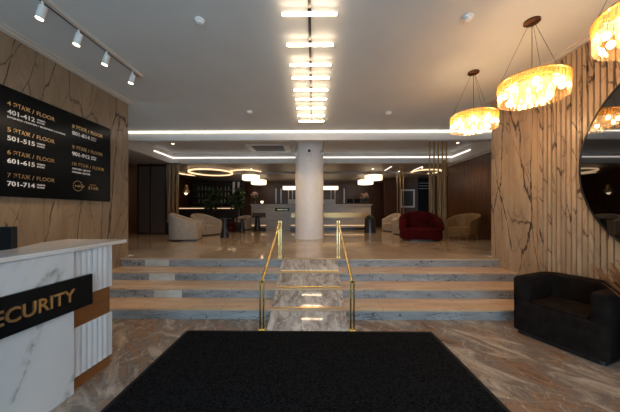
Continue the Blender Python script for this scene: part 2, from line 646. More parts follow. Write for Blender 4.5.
# ------------------------------------------------------------------ main dimensions
XL, XR = -3.98, 3.78        # entrance hall side walls
CEIL = 3.98
UP = 0.66                   # lounge floor level
RISE = 0.165
STEP_Y = [3.84, 4.31, 4.78, 5.25]
YB = -2.2                   # glazed entrance wall behind the viewpoint
WE = 5.45                   # end of the side walls
BEAM = 7.43
LOW = 3.72                  # low lounge ceiling
TRAY = 4.16
LX0, LX1 = -9.0, 8.0        # lounge extents
LY1 = 17.2

# ------------------------------------------------------------------ setting
struct(box('floor', M['floor'], XL - 0.2, XR + 0.2, YB - 0.2, STEP_Y[0] + 0.1, -0.12, 0.0))
struct(box('floor.001', M['upfloor'], LX0, LX1, STEP_Y[3] + 0.4, LY1 + 0.2, UP - 0.15, UP))
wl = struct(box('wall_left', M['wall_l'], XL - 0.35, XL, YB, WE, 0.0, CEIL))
wr = struct(box('wall_right', M['wall_r'], XR, XR + 0.35, YB, WE, 0.0, CEIL))
# slatted marble cladding on the near part of the right wall
mb = MB()
y = 4.24
box('trim', mat('slat_gap', (0.05, 0.033, 0.022), 0.6), XR - 0.012, XR, YB, 4.24, RISE, CEIL - 0.06, wr)
while y > YB + 0.1:
    mb.box(XR - 0.055, XR - 0.010, y - 0.053, y, 0.0 if y < 3.80 else RISE + 0.002, CEIL - 0.06)
    y -= 0.075
sl = mb.build('slatted_cladding', M['slat'], wr)
sl['label'] = 'vertical marble slats'
struct(box('ceiling', M['ceiling'], XL - 0.35 - 5.0, XR + 5.35, YB, BEAM, CEIL, CEIL + 0.15))
# cornices along both walls
for nm, x0, x1 in (('trim_1', XL, XL + 0.07), ('trim_2', XR - 0.09, XR)):
    b_ = MB()
    b_.box(x0, x1, YB, WE, CEIL - 0.05, CEIL)
    s = 1 if nm == 'trim_1' else -1
    xa = x1 if s > 0 else x0
    b_.box(min(xa, xa + s * 0.04), max(xa, xa + s * 0.04), YB, WE, CEIL - 0.022, CEIL)
    struct(b_.build(nm, M['cornice']))
# glazed entrance front behind the viewpoint
fw = MB()
fw.box(XL, XR, YB - 0.2, YB, 3.3, CEIL)
fw.box(XL, XL + 0.5, YB - 0.2, YB, 0, 3.3)
fw.box(XR - 0.5, XR, YB - 0.2, YB, 0, 3.3)
struct(fw.build('wall_front', M['dark_wall']))
wx = [XL + 0.5, -1.7, 0.0, 1.7, XR - 0.5]
for i in range(4):
    f_ = MB()
    a, b_ = wx[i], wx[i + 1]
    f_.box(a, a + 0.05, YB - 0.14, YB - 0.06, 0, 3.3).box(b_ - 0.05, b_, YB - 0.14, YB - 0.06, 0, 3.3)
    f_.box(a + 0.05, b_ - 0.05, YB - 0.14, YB - 0.06, 3.22, 3.3).box(a + 0.05, b_ - 0.05, YB - 0.14, YB - 0.06, 0, 0.1)
    w = struct(f_.build('window_%d' % (i + 1), M['black']))
    box('pane', M['glass'], a + 0.05, b_ - 0.05, YB - 0.105, YB - 0.095, 0.1, 3.22, w)

# beam with its cove light
struct(box('trim_3', M['white_paint'], LX0, LX1, BEAM, BEAM + 0.16, 3.72, TRAY, None, 0.004, 1))
lt = tag(box('cove_light', M['led_cove'], LX0 + 1, LX1 - 1, BEAM - 0.03, BEAM - 0.001, CEIL - 0.034, CEIL - 0.012),
         'long glowing strip light running the full width above the white ceiling beam', 'strip light')
# lounge ceiling: low ring, raised tray
TX0, TX1, TY1 = -6.1, 5.95, 11.0
c2 = MB()
c2.box(LX0, LX1, BEAM + 0.16, TY1 + 0.12, TRAY, TRAY + 0.12)
struct(c2.build('ceiling.001', M['ceiling']))
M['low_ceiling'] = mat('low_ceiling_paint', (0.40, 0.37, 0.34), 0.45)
c3 = MB()
c3.box(LX0, TX0 - 0.12, BEAM + 0.16, LY1, LOW, LOW + 0.12)
c3.box(TX1 + 0.12, LX1, BEAM + 0.16, LY1, LOW, LOW + 0.12)
c3.box(TX0 - 0.12, TX1 + 0.12, TY1 + 0.12, LY1, LOW, LOW + 0.12)
struct(c3.build('ceiling.002', M['low_ceiling']))
t4 = MB()
t4.box(TX0 - 0.12, TX1 + 0.12, TY1, TY1 + 0.12, LOW, TRAY)
t4.box(TX0 - 0.12, TX0, BEAM + 0.16, TY1, LOW, TRAY)
t4.box(TX1, TX1 + 0.12, BEAM + 0.16, TY1, LOW, TRAY)
struct(t4.build('trim_4', M['white_paint']))
tl = MB()
tl.box(TX0 + 0.02, TX1 - 0.02, TY1 - 0.025, TY1 - 0.001, 3.955, 3.99)
tl.box(TX0 + 0.001, TX0 + 0.025, 9.7, TY1 - 0.025, 3.955, 3.99)
tl.box(TX1 - 0.025, TX1 - 0.001, 9.7, TY1 - 0.025, 3.955, 3.99)
tag(tl.build('cove_light', M['led_tray']), 'thin glowing strip light along the edge of the recessed lounge ceiling', 'strip light')
struct(box('trim_5', M['low_ceiling'], -6.5, 6.0, 13.4, LY1, LOW - 0.10, LOW))

# lounge walls
struct(box('wall_lounge_right', M['wood_dark'], 6.1, 6.3, WE, 11.6, UP, LOW))
struct(box('wall_lounge_back', M['wood_back'], LX0, LX1, LY1, LY1 + 0.2, UP, LOW))
struct(box('wall_lounge_left', M['wood_dark'], -8.2, -8.0, WE, LY1, UP, LOW))
struct(box('wall_side_right', M['wood_dark'], LX1 - 0.2, LX1, WE, LY1, UP, TRAY))
struct(box('wall_return_left', M['dark_wall'], -8.0, XL - 0.35, WE - 0.2, WE, UP, CEIL))
struct(box('wall_return_right', M['dark_wall'], XR + 0.35, 6.3, WE - 0.2, WE, UP, CEIL))
struct(box('trim_6', M['white_paint'], 6.04, 6.1, WE, 11.6, LOW - 0.05, LOW))
# ------------------------------------------------------------------ stairs
st = thing('staircase', 'wide four-step marble staircase with grey risers and treads tinted for warm reflected light rising to the lounge', 'staircase', (0, 0, 0))
for i in range(4):
    y0 = STEP_Y[i]
    y1 = STEP_Y[i + 1] if i < 3 else STEP_Y[3] + 0.4
    zt = RISE * (i + 1)
    s = box('step', M['riser'], XL + 0.001, XR - 0.001, y0, y1 + 0.0, (RISE * i if i else 0.0) - (0.0 if i else 0.0), zt - 0.03, st)
    tm = M['tread'] if i < 3 else M['upfloor']
    box('tread', tm, XL + 0.001, XR - 0.001, y0 - 0.022, y1 - (0.0 if i < 3 else 0.0), zt - 0.03, zt, s)
for px0, px1, d, i in ((144, 168, STEP_Y[3], 3), (148, 174, STEP_Y[2], 2), (153, 181, STEP_Y[1], 1)):
    a, b_ = at(px0, d)[0], at(px1, d)[0]
    o = box('riser_tile', M['riser_light'], a, b_, STEP_Y[i] - 0.004, STEP_Y[i] + 0.01, RISE * i + 0.002, RISE * (i + 1) - 0.032, st)
    o['label'] = 'paler riser tile'

# ------------------------------------------------------------------ ramp with handrails
RX0, RX1 = at(266.5, 3.47)[0], at(349, 3.47)[0]
RY0, RY1 = 3.46, STEP_Y[3] + 0.02
rp = thing('access_ramp', 'steep grey-brown marble ramp crossed by brass strips in the middle of the stairs', 'ramp', (0, 0, 0))
mb = MB()
zt = UP + 0.004
vs = [(RX0, RY0, 0.0), (RX1, RY0, 0.0), (RX0, RY1, zt), (RX1, RY1, zt), (RX0, RY1, 0.0), (RX1, RY1, 0.0),
      (RX0, RY1 + 0.12, zt), (RX1, RY1 + 0.12, zt)]
mb.add(vs[:6], [(0, 1, 3, 2), (0, 2, 4), (1, 5, 3), (0, 4, 5, 1), (4, 2, 3, 5)])
mb.build('ramp_slope', M['ramp'], rp)


def ramp_y(py):
    # depth where the slope is seen at picture row py
    k = UP / (RY1 - RY0)
    # EYE - k(d-RY0) = (py-HOR) d / FPX
    return (EYE + k * RY0) / ((py - HOR) / FPX + k)


sl_a = math.atan2(UP, RY1 - RY0)
for py in (257.5, 271.5, 287, 308):
    d = min(ramp_y(py), RY1 - 0.02)
    z = UP * (d - RY0) / (RY1 - RY0)
    o = box('brass_strip', M['brass'], RX0 + 0.02, RX1 - 0.02, -0.014, 0.014, 0.0, 0.012, rp, 0.002, 1)
    o.location = (0, d, z)
    o.rotation_euler = (sl_a, 0, 0)

def handrail(px_f, px_r, label):
    xf = at(px_f, 3.48)[0]
    xr = at(px_r, 5.42)[0]
    x = (xf + xr) / 2
    h = thing('handrail', label, 'handrail', (x, 0, 0), 0, 'brass handrails beside the ramp')
    for (yy, z0, z1) in ((3.50, 0.0, 0.685), (5.42, UP, UP + 0.775)):
        for dx in (-0.023, 0.023):
            p = MB().box(dx - 0.012, dx + 0.012, yy - 0.02, yy + 0.02, z0, z1).build('post', M['brass'], h, 0.004, 2)
        MB().box(-0.055, 0.055, yy - 0.04, yy + 0.04, z0, z0 + 0.008).build('base_plate', M['brass'], h, 0.002, 1)
    MB().tube([(0, 3.50, 0.66), (0, 5.42, UP + 0.75)], 0.022, 12).build('rail', M['brass'], h, smooth=True)
    return h


handrail(263.2, 279.0, 'brass handrail on double posts along the left side of the ramp')
handrail(351.5, 338.8, 'brass handrail on double posts along the right side of the ramp')

# ------------------------------------------------------------------ entrance mat
rg = thing('entrance_mat', 'large charcoal ribbed entrance mat on the marble floor before the steps', 'mat', (0, 0, 0))
box('mat_pile', M['rug'], -1.68, 1.56, -0.55, 3.42, 0.001, 0.010, rg)
e = MB()
e.box(-1.72, -1.68, -0.59, 3.46, 0.0, 0.007).box(1.56, 1.60, -0.59, 3.46, 0.0, 0.007)
e.box(-1.68, 1.56, 3.42, 3.46, 0.0, 0.007).box(-1.68, 1.56, -0.59, -0.55, 0.0, 0.007)
e.build('border', M['rug_edge'], rg)

# ------------------------------------------------------------------ column
cx, cy = at(309.4, 9.35)
cl = thing('column', 'round white plastered column standing on the lounge floor behind the ramp', 'column', (cx, cy, UP))
MB().lathe([(0.513, 0), (0.513, TRAY - UP)], n=64).build('shaft', M['plaster'], cl, smooth=True)
MB().ring(0.53, 0.513, 0, 0.06, n=64).build('base_ring', M['plaster'], cl, smooth=True)
bx_ = box('junction_box', M['white_plastic'], -0.10, 0.10, -0.56, -0.49, 2.72, 3.0, cl, 0.01)
for dx in (-0.45, 0.45):
    o = MB().tube([(dx, -0.42, 3.06), (dx, -0.55, 2.98)], 0.055, 12).build('camera_head', M['white_plastic'], cl, smooth=True)
MB().sphere((0, -0.53, 3.08), 0.05).build('camera_dome', M['black'], cl, smooth=True)

# ------------------------------------------------------------------ ceiling light bars on a track
ys = [198, 167, 147, 134, 122, 112.6, 103.8, 96.5, 90.8]
BZ = CEIL - 0.07
ds = [(BZ - EYE) * FPX / k for k in ys]
ds = [ds[0] - 1.0, ds[0] - 0.5] + ds
bxs = at(310.7, 4.5)[0]
ct = thing('light_track', 'slim black track on the ceiling carrying the row of light bars', 'track')
MB().box(bxs - 0.017, bxs + 0.017, -1.2, ds[-1] + 0.05, CEIL - 0.03, CEIL).build('rail', M['black'], ct)
ordn = ['nearest', 'second nearest', 'third nearest', 'fourth nearest', 'fifth nearest', 'fourth farthest', 'third farthest', 'second farthest', 'farthest']
for k, d in enumerate(ds):
    L = 0.315
    nm = ordn[k - 2] if k >= 2 else ('out of frame')
    lab = ('warm glowing light bar across the ceiling track, %s of the row in view' % nm) if k >= 2 else \
        'warm glowing light bar across the ceiling track, nearer than the photo shows'
    t = thing('light_bar', lab, 'ceiling light', (bxs, d, 0), 0, 'light bars along the ceiling track')
    box('tube', M['led_warm'], -L, L, -0.014, 0.014, BZ - 0.013, BZ + 0.013, t, 0.003, 1)
    box('housing', M['white_paint'], -L, L, -0.009, 0.009, BZ + 0.0135, BZ + 0.022, t)
    box('clip', M['black'], -0.022, 0.022, -0.02, 0.02, BZ + 0.0225, CEIL - 0.0305, t)

# ceiling details
def det(px, py, r, label):
    d = (CEIL - EYE) * FPX / (HOR - py)
    X, Y = at(px, d)
    t = thing('smoke_detector', label, 'smoke detector', (X, Y, CEIL), 0, 'smoke detectors on the ceiling')
    MB().lathe([(r * 0.5, -0.055), (r * 0.75, -0.045), (r * 0.8, -0.02)], n=24).build('sensor', M['white_plastic'], t, smooth=True)
    MB().lathe([(r, -0.02), (r, 0)], n=24).build('base', M['white_plastic'], t, smooth=True)


det(199.5, 20, 0.06, 'small round smoke detector on the ceiling left of the light bars')
det(467.5, 16.5, 0.06, 'small round smoke detector on the ceiling nearest the chandeliers')
det(249.5, 111.5, 0.08, 'tiny white detector on the ceiling left of the farthest light bar')
det(388.5, 112.5, 0.08, 'tiny white detector on the ceiling right of the farthest light bar')

# ceiling cassette
ca = thing('air_vent', 'square air-conditioning cassette in the lounge ceiling left of the column', 'air conditioner', (*at(270, 10.3), TRAY))
q = MB()
q.box(-0.82, 0.82, -0.72, 0.3, -0.03, 0)
q.build('panel', M['white_plastic'], ca, 0.01)
q = MB()
for k in range(6):
    q.box(-0.6, 0.6, -0.6 + k * 0.14, -0.55 + k * 0.14, -0.045, -0.03)
q.build('grille', M['black'], ca)
q = MB()
q.box(-0.82, 0.82, -0.76, -0.72, -0.05, 0)
q.build('flap', M['white_plastic'], ca)
MB().box(-0.82, 0.82, 0.3, 0.34, -0.05, 0).build('flap', M['white_plastic'], ca)

# ------------------------------------------------------------------ track spotlights at left
TRX = -3.0
tk = thing('spotlight_track', 'pale channel with a dark slot on the ceiling carrying four spotlights', 'track')
MB().box(TRX + 0.015, TRX + 0.065, -1.2, 4.36, CEIL - 0.035, CEIL).build('channel', M['cornice'], tk)
MB().box(TRX - 0.015, TRX + 0.015, -1.2, 4.36, CEIL - 0.03, CEIL).build('slot', M['black'], tk)
spots = [(2.79, 'nearest the camera of the four'), (3.23, 'second nearest of the four'), (3.67, 'third nearest of the four'), (4.20, 'farthest of the four, at the track end')]
for Y, w in spots:
    t = thing('track_spotlight', 'white cylindrical spotlight on the left ceiling track, ' + w, 'spotlight', (TRX, Y, CEIL - 0.03), 0, 'spotlights on the left track')
    MB().tube([(0, 0, 0), (0, 0, -0.06)], 0.012, 10).build('stem', M['white_plastic'], t, smooth=True)
    h_ = MB().tube([(0.012, 0, -0.055), (-0.02, -0.01, -0.195)], 0.037, 20).build('lamp_head', M['white_plastic'], t, smooth=True)
    MB().tube([(-0.0201, -0.01, -0.1955), (-0.0206, -0.0102, -0.198)], 0.033, 20).build('lens', M['spot'], h_)
    ld = bpy.data.lights.new('spot_beam', 'SPOT')
    ld.energy = 30
    ld.color = (1.0, 0.72, 0.45)
    ld.spot_size = math.radians(80)
    ld.spot_blend = 0.7
    ld.shadow_soft_size = 0.03
    lo = bpy.data.objects.new('spot_beam', ld)
    COL.objects.link(lo)
    lo.parent = t
    lo.location = (-0.026, -0.012, -0.215)
    lo.rotation_euler = Vector((-0.25, -0.03, -1.0)).to_track_quat('-Z', 'Y').to_euler()

# ------------------------------------------------------------------ crystal chandeliers
def chandelier(X, Y, label):
    t = thing('chandelier', label, 'chandelier', (X, Y, CEIL), 0, 'round crystal chandeliers along the right wall')
    R, zt, zb = 0.338, 3.255 - CEIL, 3.005 - CEIL
    MB().lathe([(0.075, -0.03), (0.085, -0.022), (0.085, 0)], n=28).build('canopy', M['bronze'], t, smooth=True)
    for a in (0.5, 2.6, 4.7):
        MB().tube([(0.03 * math.cos(a), 0.03 * math.sin(a), -0.03), ((R - 0.01) * math.cos(a), (R - 0.01) * math.sin(a), zt)], 0.0022, 6).build('wire', M['bronze'], t)
    MB().tube([(0, 0, -0.03), (0, 0, zt - 0.02)], 0.004, 6).build('cable', M['bronze'], t)
    fr = MB().ring(R + 0.003, R - 0.02, zt - 0.012, zt).ring(0.205, 0.19, zt - 0.012, zt)
    for a in range(6):
        an = a * PI / 3 + 0.5
        fr.tube([(0, 0, zt - 0.006), ((R - 0.01) * math.cos(an), (R - 0.01) * math.sin(an), zt - 0.006)], 0.005, 6)
    fr.build('frame', M['brass_dull'], t)
    rnd = random.Random(3)
    for (rad, n, za, zb_) in ((R, 46, zt - 0.012, zb), (0.20, 30, zt - 0.02, zb + 0.02)):
        for tier in range(2):
            q = MB()
            zm = za + (zb_ - za) * 0.42
            z1, z0 = (za, zm + 0.002) if tier == 0 else (zm - 0.002, zb_)
            for i in range(n):
                a = 2 * PI * (i + 0.5 * tier) / n
                w = PI * rad / n * 0.84
                rr = rad - (0.0 if tier == 0 else 0.008)
                c, s_ = math.cos(a), math.sin(a)
                j = rnd.uniform(-0.006, 0.006)
                pts = []
                for z in (z0 + j, z1):
                    for (u, vv) in ((-w, 0), (0, -0.010), (w, 0), (0, 0.014)):
                        pts.append(((rr + vv) * c - u * s_, (rr + vv) * s_ + u * c, z))
                q.add(pts, [(3, 2, 1, 0), (4, 5, 6, 7), (0, 1, 5, 4), (1, 2, 6, 5), (2, 3, 7, 6), (3, 0, 4, 7)])
            q.build('crystal_ring', M['crystal_amber'] if tier == 0 else M['crystal'], t)
    for i in range(8):
        a = 2 * PI * i / 8 + 0.2
        p = (0.265 * math.cos(a), 0.265 * math.sin(a), zt - 0.145)
        b_ = MB().sphere(p, 0.026, 10, 8, 1.25).build('bulb', M['bulb'], t, smooth=True)
        MB().tube([(p[0], p[1], p[2] + 0.03), (p[0], p[1], zt - 0.012)], 0.010, 8).build('socket', M['brass_dull'], b_)
    return t


CHX = 2.70
ch = [(at(473.5, 4.30), 'round crystal chandelier farthest from the camera, by the wall corner'),
      (at(532, 3.15), 'round crystal chandelier hanging between the other two'),
      (at(656, 2.01), 'round crystal chandelier nearest, cut off by the right edge of the photo')]
first = chandelier(*ch[0][0], ch[0][1])
for p, lab in ch[1:]:
    dup(first, (*p, CEIL), 0.0, lab, 'round crystal chandeliers along the right wall')

# ------------------------------------------------------------------ round wall mirror
mr = thing('wall_mirror', 'huge round dark mirror hung on the slatted right wall', 'mirror', (XR - 0.056, 2.38, 2.21))
q = MB().lathe([(1.2, 0), (1.2, 0.02)], n=128).build('mirror_glass', M['mirror'], mr, smooth=True)
q.rotation_euler = (0, -PI / 2, 0)
q = MB().ring(1.215, 1.2, 0.0, 0.028, n=128).build('rim', M['black'], mr, smooth=True)
q.rotation_euler = (0, -PI / 2, 0)

# ------------------------------------------------------------------ floor directory board
SX = XL + 0.045
sg = thing('directory_board', 'large glossy black floor directory with gold and white lettering on the left marble wall', 'sign', (XL, 0, 0))
box('board', M['sign_black'], 0.001, 0.045, 3.02, 4.91, 1.82, 3.235, sg, 0.003, 1)


def wtext(s, Y, z, h, w, m, nm='lettering', bold=0.0):
    return text_mesh(nm, s, M[m], h, w, 0.002, 'LEFT', sg, bold, ((0.0455, Y, z - h / 2), (0, 1, 0), (0, 0, 1), (1, 0, 0)))


Y1, Y2 = 3.235, 4.12
rows = [(Y1, 3.03, '4 ЭТАЖ / FLOOR', '401-412'), (Y1, 2.69, '5 ЭТАЖ / FLOOR', '501-515'), (Y1, 2.396, '6 ЭТАЖ / FLOOR', '601-615'),
        (Y1, 2.10, '7 ЭТАЖ / FLOOR', '701-714'), (Y2, 3.03, '8 ЭТАЖ / FLOOR', '801-814'), (Y2, 2.69, '9 ЭТАЖ / FLOOR', '901-912'),
        (Y2, 2.415, '10 ЭТАЖ / FLOOR', None)]
for Y, z, a, b_ in rows:
    nfl = a.split(' ')[0]
    k_ = 0.0 if b_ else 0.035
    wtext(nfl, Y, z, 0.058, 0.04 + k_, 'gold_text', 'gold_lettering')
    wtext('ЭТАЖ', Y + 0.068 + k_, z, 0.058, 0.20, 'gold_text', 'gold_lettering')
    wtext('/', Y + 0.292 + k_, z, 0.062, 0.026, 'gold_text', 'gold_lettering')
    wtext('FLOOR', Y + 0.352 + k_, z, 0.058, 0.25, 'gold_text', 'gold_lettering')
    if b_:
        wtext(b_, Y, z - 0.108, 0.062, 0.325, 'white_text', 'white_lettering', 0.018)
        wtext('НОМЕРА', Y + 0.355, z - 0.092, 0.022, 0.11, 'white_text', 'white_lettering', 0.02)
        wtext('ROOMS', Y + 0.355, z - 0.128, 0.022, 0.10, 'white_text', 'white_lettering', 0.02)
wtext('БИЗНЕС-ЛАУНЖ / BUSINESS LOUNGE', Y1, 2.850, 0.022, 0.77, 'white_text', 'white_lettering', 0.02)
wtext('ФИТНЕС ЦЕНТР', Y2, 2.335, 0.026, 0.34, 'white_text', 'white_lettering', 0.02)
wtext('FITNESS CENTER', Y2, 2.28, 0.026, 0.34, 'white_text', 'white_lettering', 0.02)
q = MB()
for i in range(14):
    a = 2 * PI * i / 14
    q.sphere((0.047, Y2 + 0.10 + 0.082 * math.cos(a), 2.055 + 0.082 * math.sin(a)), 0.0085, 8, 6)
q.build('star_ring_logo', M['gold_text'], sg)
wtext('NEW', Y2 + 0.055, 2.055, 0.036, 0.17, 'gold_text', 'gold_lettering', 0.01)
wtext('STAR', Y2 + 0.30, 2.045, 0.05, 0.21, 'gold_text', 'gold_lettering', 0.01)
wtext('HOTEL', Y2 + 0.33, 2.10, 0.018, 0.14, 'gold_text', 'gold_lettering', 0.01)

# ------------------------------------------------------------------ security desk
dk = thing('security_desk', 'white marbled security counter with black name band at the lower left', 'reception desk', (-2.125, 2.245, 0), -math.radians(2.7))
# local frame: x to the right (hall side), y along the counter (away from the camera)
box('front_panel', M['quartz'], -0.06, 0.0, -2.4, 0.0, 0.0, 1.268, dk, 0.003, 1)
box('carcass', M['quartz'], -0.68, -0.10, 0.30, 0.42, 0.0, 1.268, dk)
box('worktop', M['black'], -0.64, -0.065, -2.35, -0.0, 0.70, 0.74, dk)
box('backing_panel', M['copperwood'], -0.14, -0.075, 0.0, 0.425, 0.0, 1.268, dk)
slp = [(0.03, -2.4), (0.012, 0.0), (-0.045, 0.66), (-0.76, 0.66), (-0.70, 0.33), (-0.42, -0.15), (-0.38, -2.4)]
MB().prism(slp, 1.27, 1.305).build('counter_top', M['slab'], dk, 0.003, 1)


def fluted(z0, z1):
    q = MB()
    q.box(-0.074, -0.048, 0.002, 0.425, z0, z1)
    k = 0
    yy = 0.03
    while yy < 0.40:
        q.tube([(-0.070, yy, z0 + 0.004), (-0.070, yy, z1 - 0.004)], 0.034, 16)
        yy += 0.058
    q.box(-0.14, -0.045, 0.426, 0.455, z0, z1)
    return q.build('fluted_panel', M['fluted'], dk, auto=math.radians(50))


fluted(0.835, 1.268)
fluted(0.108, 0.56)
box('copper_band', M['copperwood'], -0.074, -0.05, 0.002, 0.43, 0.561, 0.834, dk)
box('plinth', M['copperwood'], -0.074, -0.05, 0.002, 0.43, 0.0, 0.107, dk)
nb = box('name_band', M['sign_black'], 0.001, 0.03, -2.4, 0.15, 0.753, 1.037, dk, 0.002, 1)
text_mesh('gold_lettering', 'SECURITY', M['gold_text'], 0.108, 0.625, 0.010, 'LEFT', nb, 0.012,
          ((0.0305, -0.655, 0.845), (0, 1, 0), (0, 0, 1), (1, 0, 0)))

mo = thing('monitor', 'black computer monitor standing behind the security counter', 'monitor', (*at(-14, 2.2), 0.741), 0.0)
box('screen', M['screen'], -0.25, 0.245, -0.015, 0.015, 0.30, 0.752, mo, 0.004)
box('bezel', M['black'], 0.2455, 0.252, -0.02, 0.02, 0.30, 0.755, mo)
MB().lathe([(0.12, 0), (0.12, 0.012)], n=24).build('foot', M['black'], mo)
box('stand', M['black'], -0.03, 0.03, 0.016, 0.04, 0.012, 0.45, mo)

# ------------------------------------------------------------------ upholstered seats
def u_path(w, d, r, n=10, open_in=0.0):
    """plan of the outer edge from the front left round the back to the front right; front at y=0, back at y=d"""
    pts = []
    pts.append((-w / 2, open_in))
    m = 4
    for i in range(1, m + 1):
        pts.append((-w / 2, open_in + (d - r - open_in) * i / m))
    for i in range(1, n + 1):
        a = PI - PI / 2 * i / n
        pts.append((-w / 2 + r + r * math.cos(a), d - r + r * math.sin(a)))
    k = 4
    for i in range(1, k + 1):
        pts.append((-w / 2 + r + (w - 2 * r) * i / k, d))
    for i in range(1, n + 1):
        a = PI / 2 - PI / 2 * i / n
        pts.append((w / 2 - r + r * math.cos(a), d - r + r * math.sin(a)))
    for i in range(1, m + 1):
        pts.append((w / 2, d - r - (d - r - open_in) * i / m))
    return pts


def u_shell(q, path, t, z0, ztop, lean=0.0, rib=0.0, nr=0, rmax=0.09):
    """sweep a rounded upright section along the path; ztop(s) gives the height, s 0..1"""
    P = [Vector((x, y, 0)) for x, y in path]
    n = len(P)
    L = [0]
    for i in range(1, n):
        L.append(L[-1] + (P[i] - P[i - 1]).length)
    secs = []
    for i in range(n):
        d = (P[min(i + 1, n - 1)] - P[max(i - 1, 0)]).normalized()
        inn = Vector((d.y, -d.x, 0))
        s = L[i] / L[-1]
        h = ztop(s)
        tt = t
        if nr:
            tt = t + rib * abs(math.sin(PI * s * nr))
        rr = min(t * 0.48, rmax)
        sec = []
        prof = [(0, z0), (0, h - rr)]
        for k in range(1, 6):
            a = PI - PI / 2 * k / 5
            prof.append((rr + rr * math.cos(a), h - rr + rr * math.sin(a)))
        for k in range(1, 6):
            a = PI / 2 - PI / 2 * k / 5
            prof.append((tt - rr + rr * math.cos(a), h - rr + rr * math.sin(a)))
        prof.append((tt, z0))
        for (u, z) in prof:
            lz = lean * (z - z0)
            sec.append(P[i] + inn * (u - lz) + Vector((0, 0, z)))
        secs.append(sec)
    m = len(secs[0])
    # rounded ends
    def endcap(sec, outd):
        c = sum(sec, Vector()) / len(sec)
        res = []
        for f_, o_ in ((0.93, 0.022), (0.72, 0.04)):
            res.append([Vector((c.x + (p.x - c.x) * f_, c.y + (p.y - c.y) * f_, z0 + (p.z - z0) * (1 - (1 - f_) * 0.35))) + outd * o_ for p in sec])
        return res
    d0 = (P[0] - P[1]).normalized()
    d1 = (P[-1] - P[-2]).normalized()
    a = endcap(secs[0], d0)
    b = endcap(secs[-1], d1)
    allsec = [a[1], a[0]] + secs + [b[0], b[1]]
    vs = [p for s_ in allsec for p in s_]
    fs = []
    for i in range(len(allsec) - 1):
        for j in range(m):
            j2 = (j + 1) % m
            fs.append((i * m + j, i * m + j2, (i + 1) * m + j2, (i + 1) * m + j))
    fs.append(tuple(range(m)))
    fs.append(tuple(range((len(allsec) - 1) * m + m - 1, (len(allsec) - 1) * m - 1, -1)))
    q.add(vs, fs)
    return q


def rr_poly(x0, x1, y0, y1, rb, rf, n=8):
    """rounded rectangle outline, counter-clockwise; rf front (y0) radius, rb back radius"""
    pts = []
    for (cx_, cy_, r, a0) in ((x0 + rf, y0 + rf, rf, PI), (x1 - rf, y0 + rf, rf, 1.5 * PI), (x1 - rb, y1 - rb, rb, 0), (x0 + rb, y1 - rb, rb, PI / 2)):
        for i in range(n + 1):
            a = a0 + PI / 2 * i / n
            pts.append((cx_ + r * math.cos(a), cy_ + r * math.sin(a)))
    return pts


def pad(poly, z0, z1, r, n=5, taper=0.0):
    """block with softly rounded top edge over an outline"""
    cx_ = sum(p[0] for p in poly) / len(poly)
    cy_ = sum(p[1] for p in poly) / len(poly)
    W = max(abs(p[0] - cx_) for p in poly)
    D = max(abs(p[1] - cy_) for p in poly)
    rings = [(1.0 - taper, z0)]
    rings.append((1.0, z0 + min(0.02, (z1 - z0) * 0.2)))
    for k in range(n + 1):
        a = PI / 2 * k / n
        rings.append((1 - (r * (1 - math.cos(a))) / min(W, D), z1 - r + r * math.sin(a)))
    vs, fs = [], []
    m = len(poly)
    for s, z in rings:
        for x, y in poly:
            vs.append((cx_ + (x - cx_) * s, cy_ + (y - cy_) * s, z))
    for i in range(len(rings) - 1):
        for j in range(m):
            j2 = (j + 1) % m
            fs.append((i * m + j, i * m + j2, (i + 1) * m + j2, (i + 1) * m + j))
    fs.append(tuple(range(m - 1, -1, -1)))
    fs.append(tuple((len(rings) - 1) * m + j for j in range(m)))
    return vs, fs


# dark loveseat in the hall
SW, SD = 0.90, 0.76
ang = math.radians(-68)
sf = thing('sofa', 'low charcoal velvet loveseat with rounded arms against the slatted right wall', 'sofa', (2.73 + 0.0, 3.52, 0), 0)
M_ = M['velvet_dark']
u = Vector((0.37, -0.93, 0)).normalized()
v = Vector((0.93, 0.37, 0)).normalized()
sf.rotation_euler = (0, 0, math.atan2(u.y, u.x))
c_ = Vector((2.71, 3.50, 0)) + u * (SW / 2)
sf.location = c_
# local: x along the front, +x toward the camera; y from the front to the back
MB().add(*pad(rr_poly(-SW / 2 + 0.03, SW / 2 - 0.03, 0.03, SD - 0.03, 0.2, 0.05), 0.0, 0.055, 0.005)).build('plinth', M['black'], sf)
MB().add(*pad(rr_poly(-SW / 2, SW / 2, 0.0, SD, 0.22, 0.05), 0.056, 0.435, 0.012)).build('seat_base', M_, sf, auto=math.radians(50))
MB().add(*pad(rr_poly(-SW / 2 + 0.165, SW / 2 - 0.165, 0.03, SD - 0.17, 0.08, 0.08), 0.44, 0.468, 0.02)).build('seat_cushion', M_, sf, auto=math.radians(50))
q = MB()
u_shell(q, u_path(SW, SD, 0.22, open_in=0.045), 0.15, 0.42, lambda s: 0.765 + 0.012 * math.sin(PI * s), rmax=0.05)
q.build('backrest', M_, sf, auto=math.radians(60))

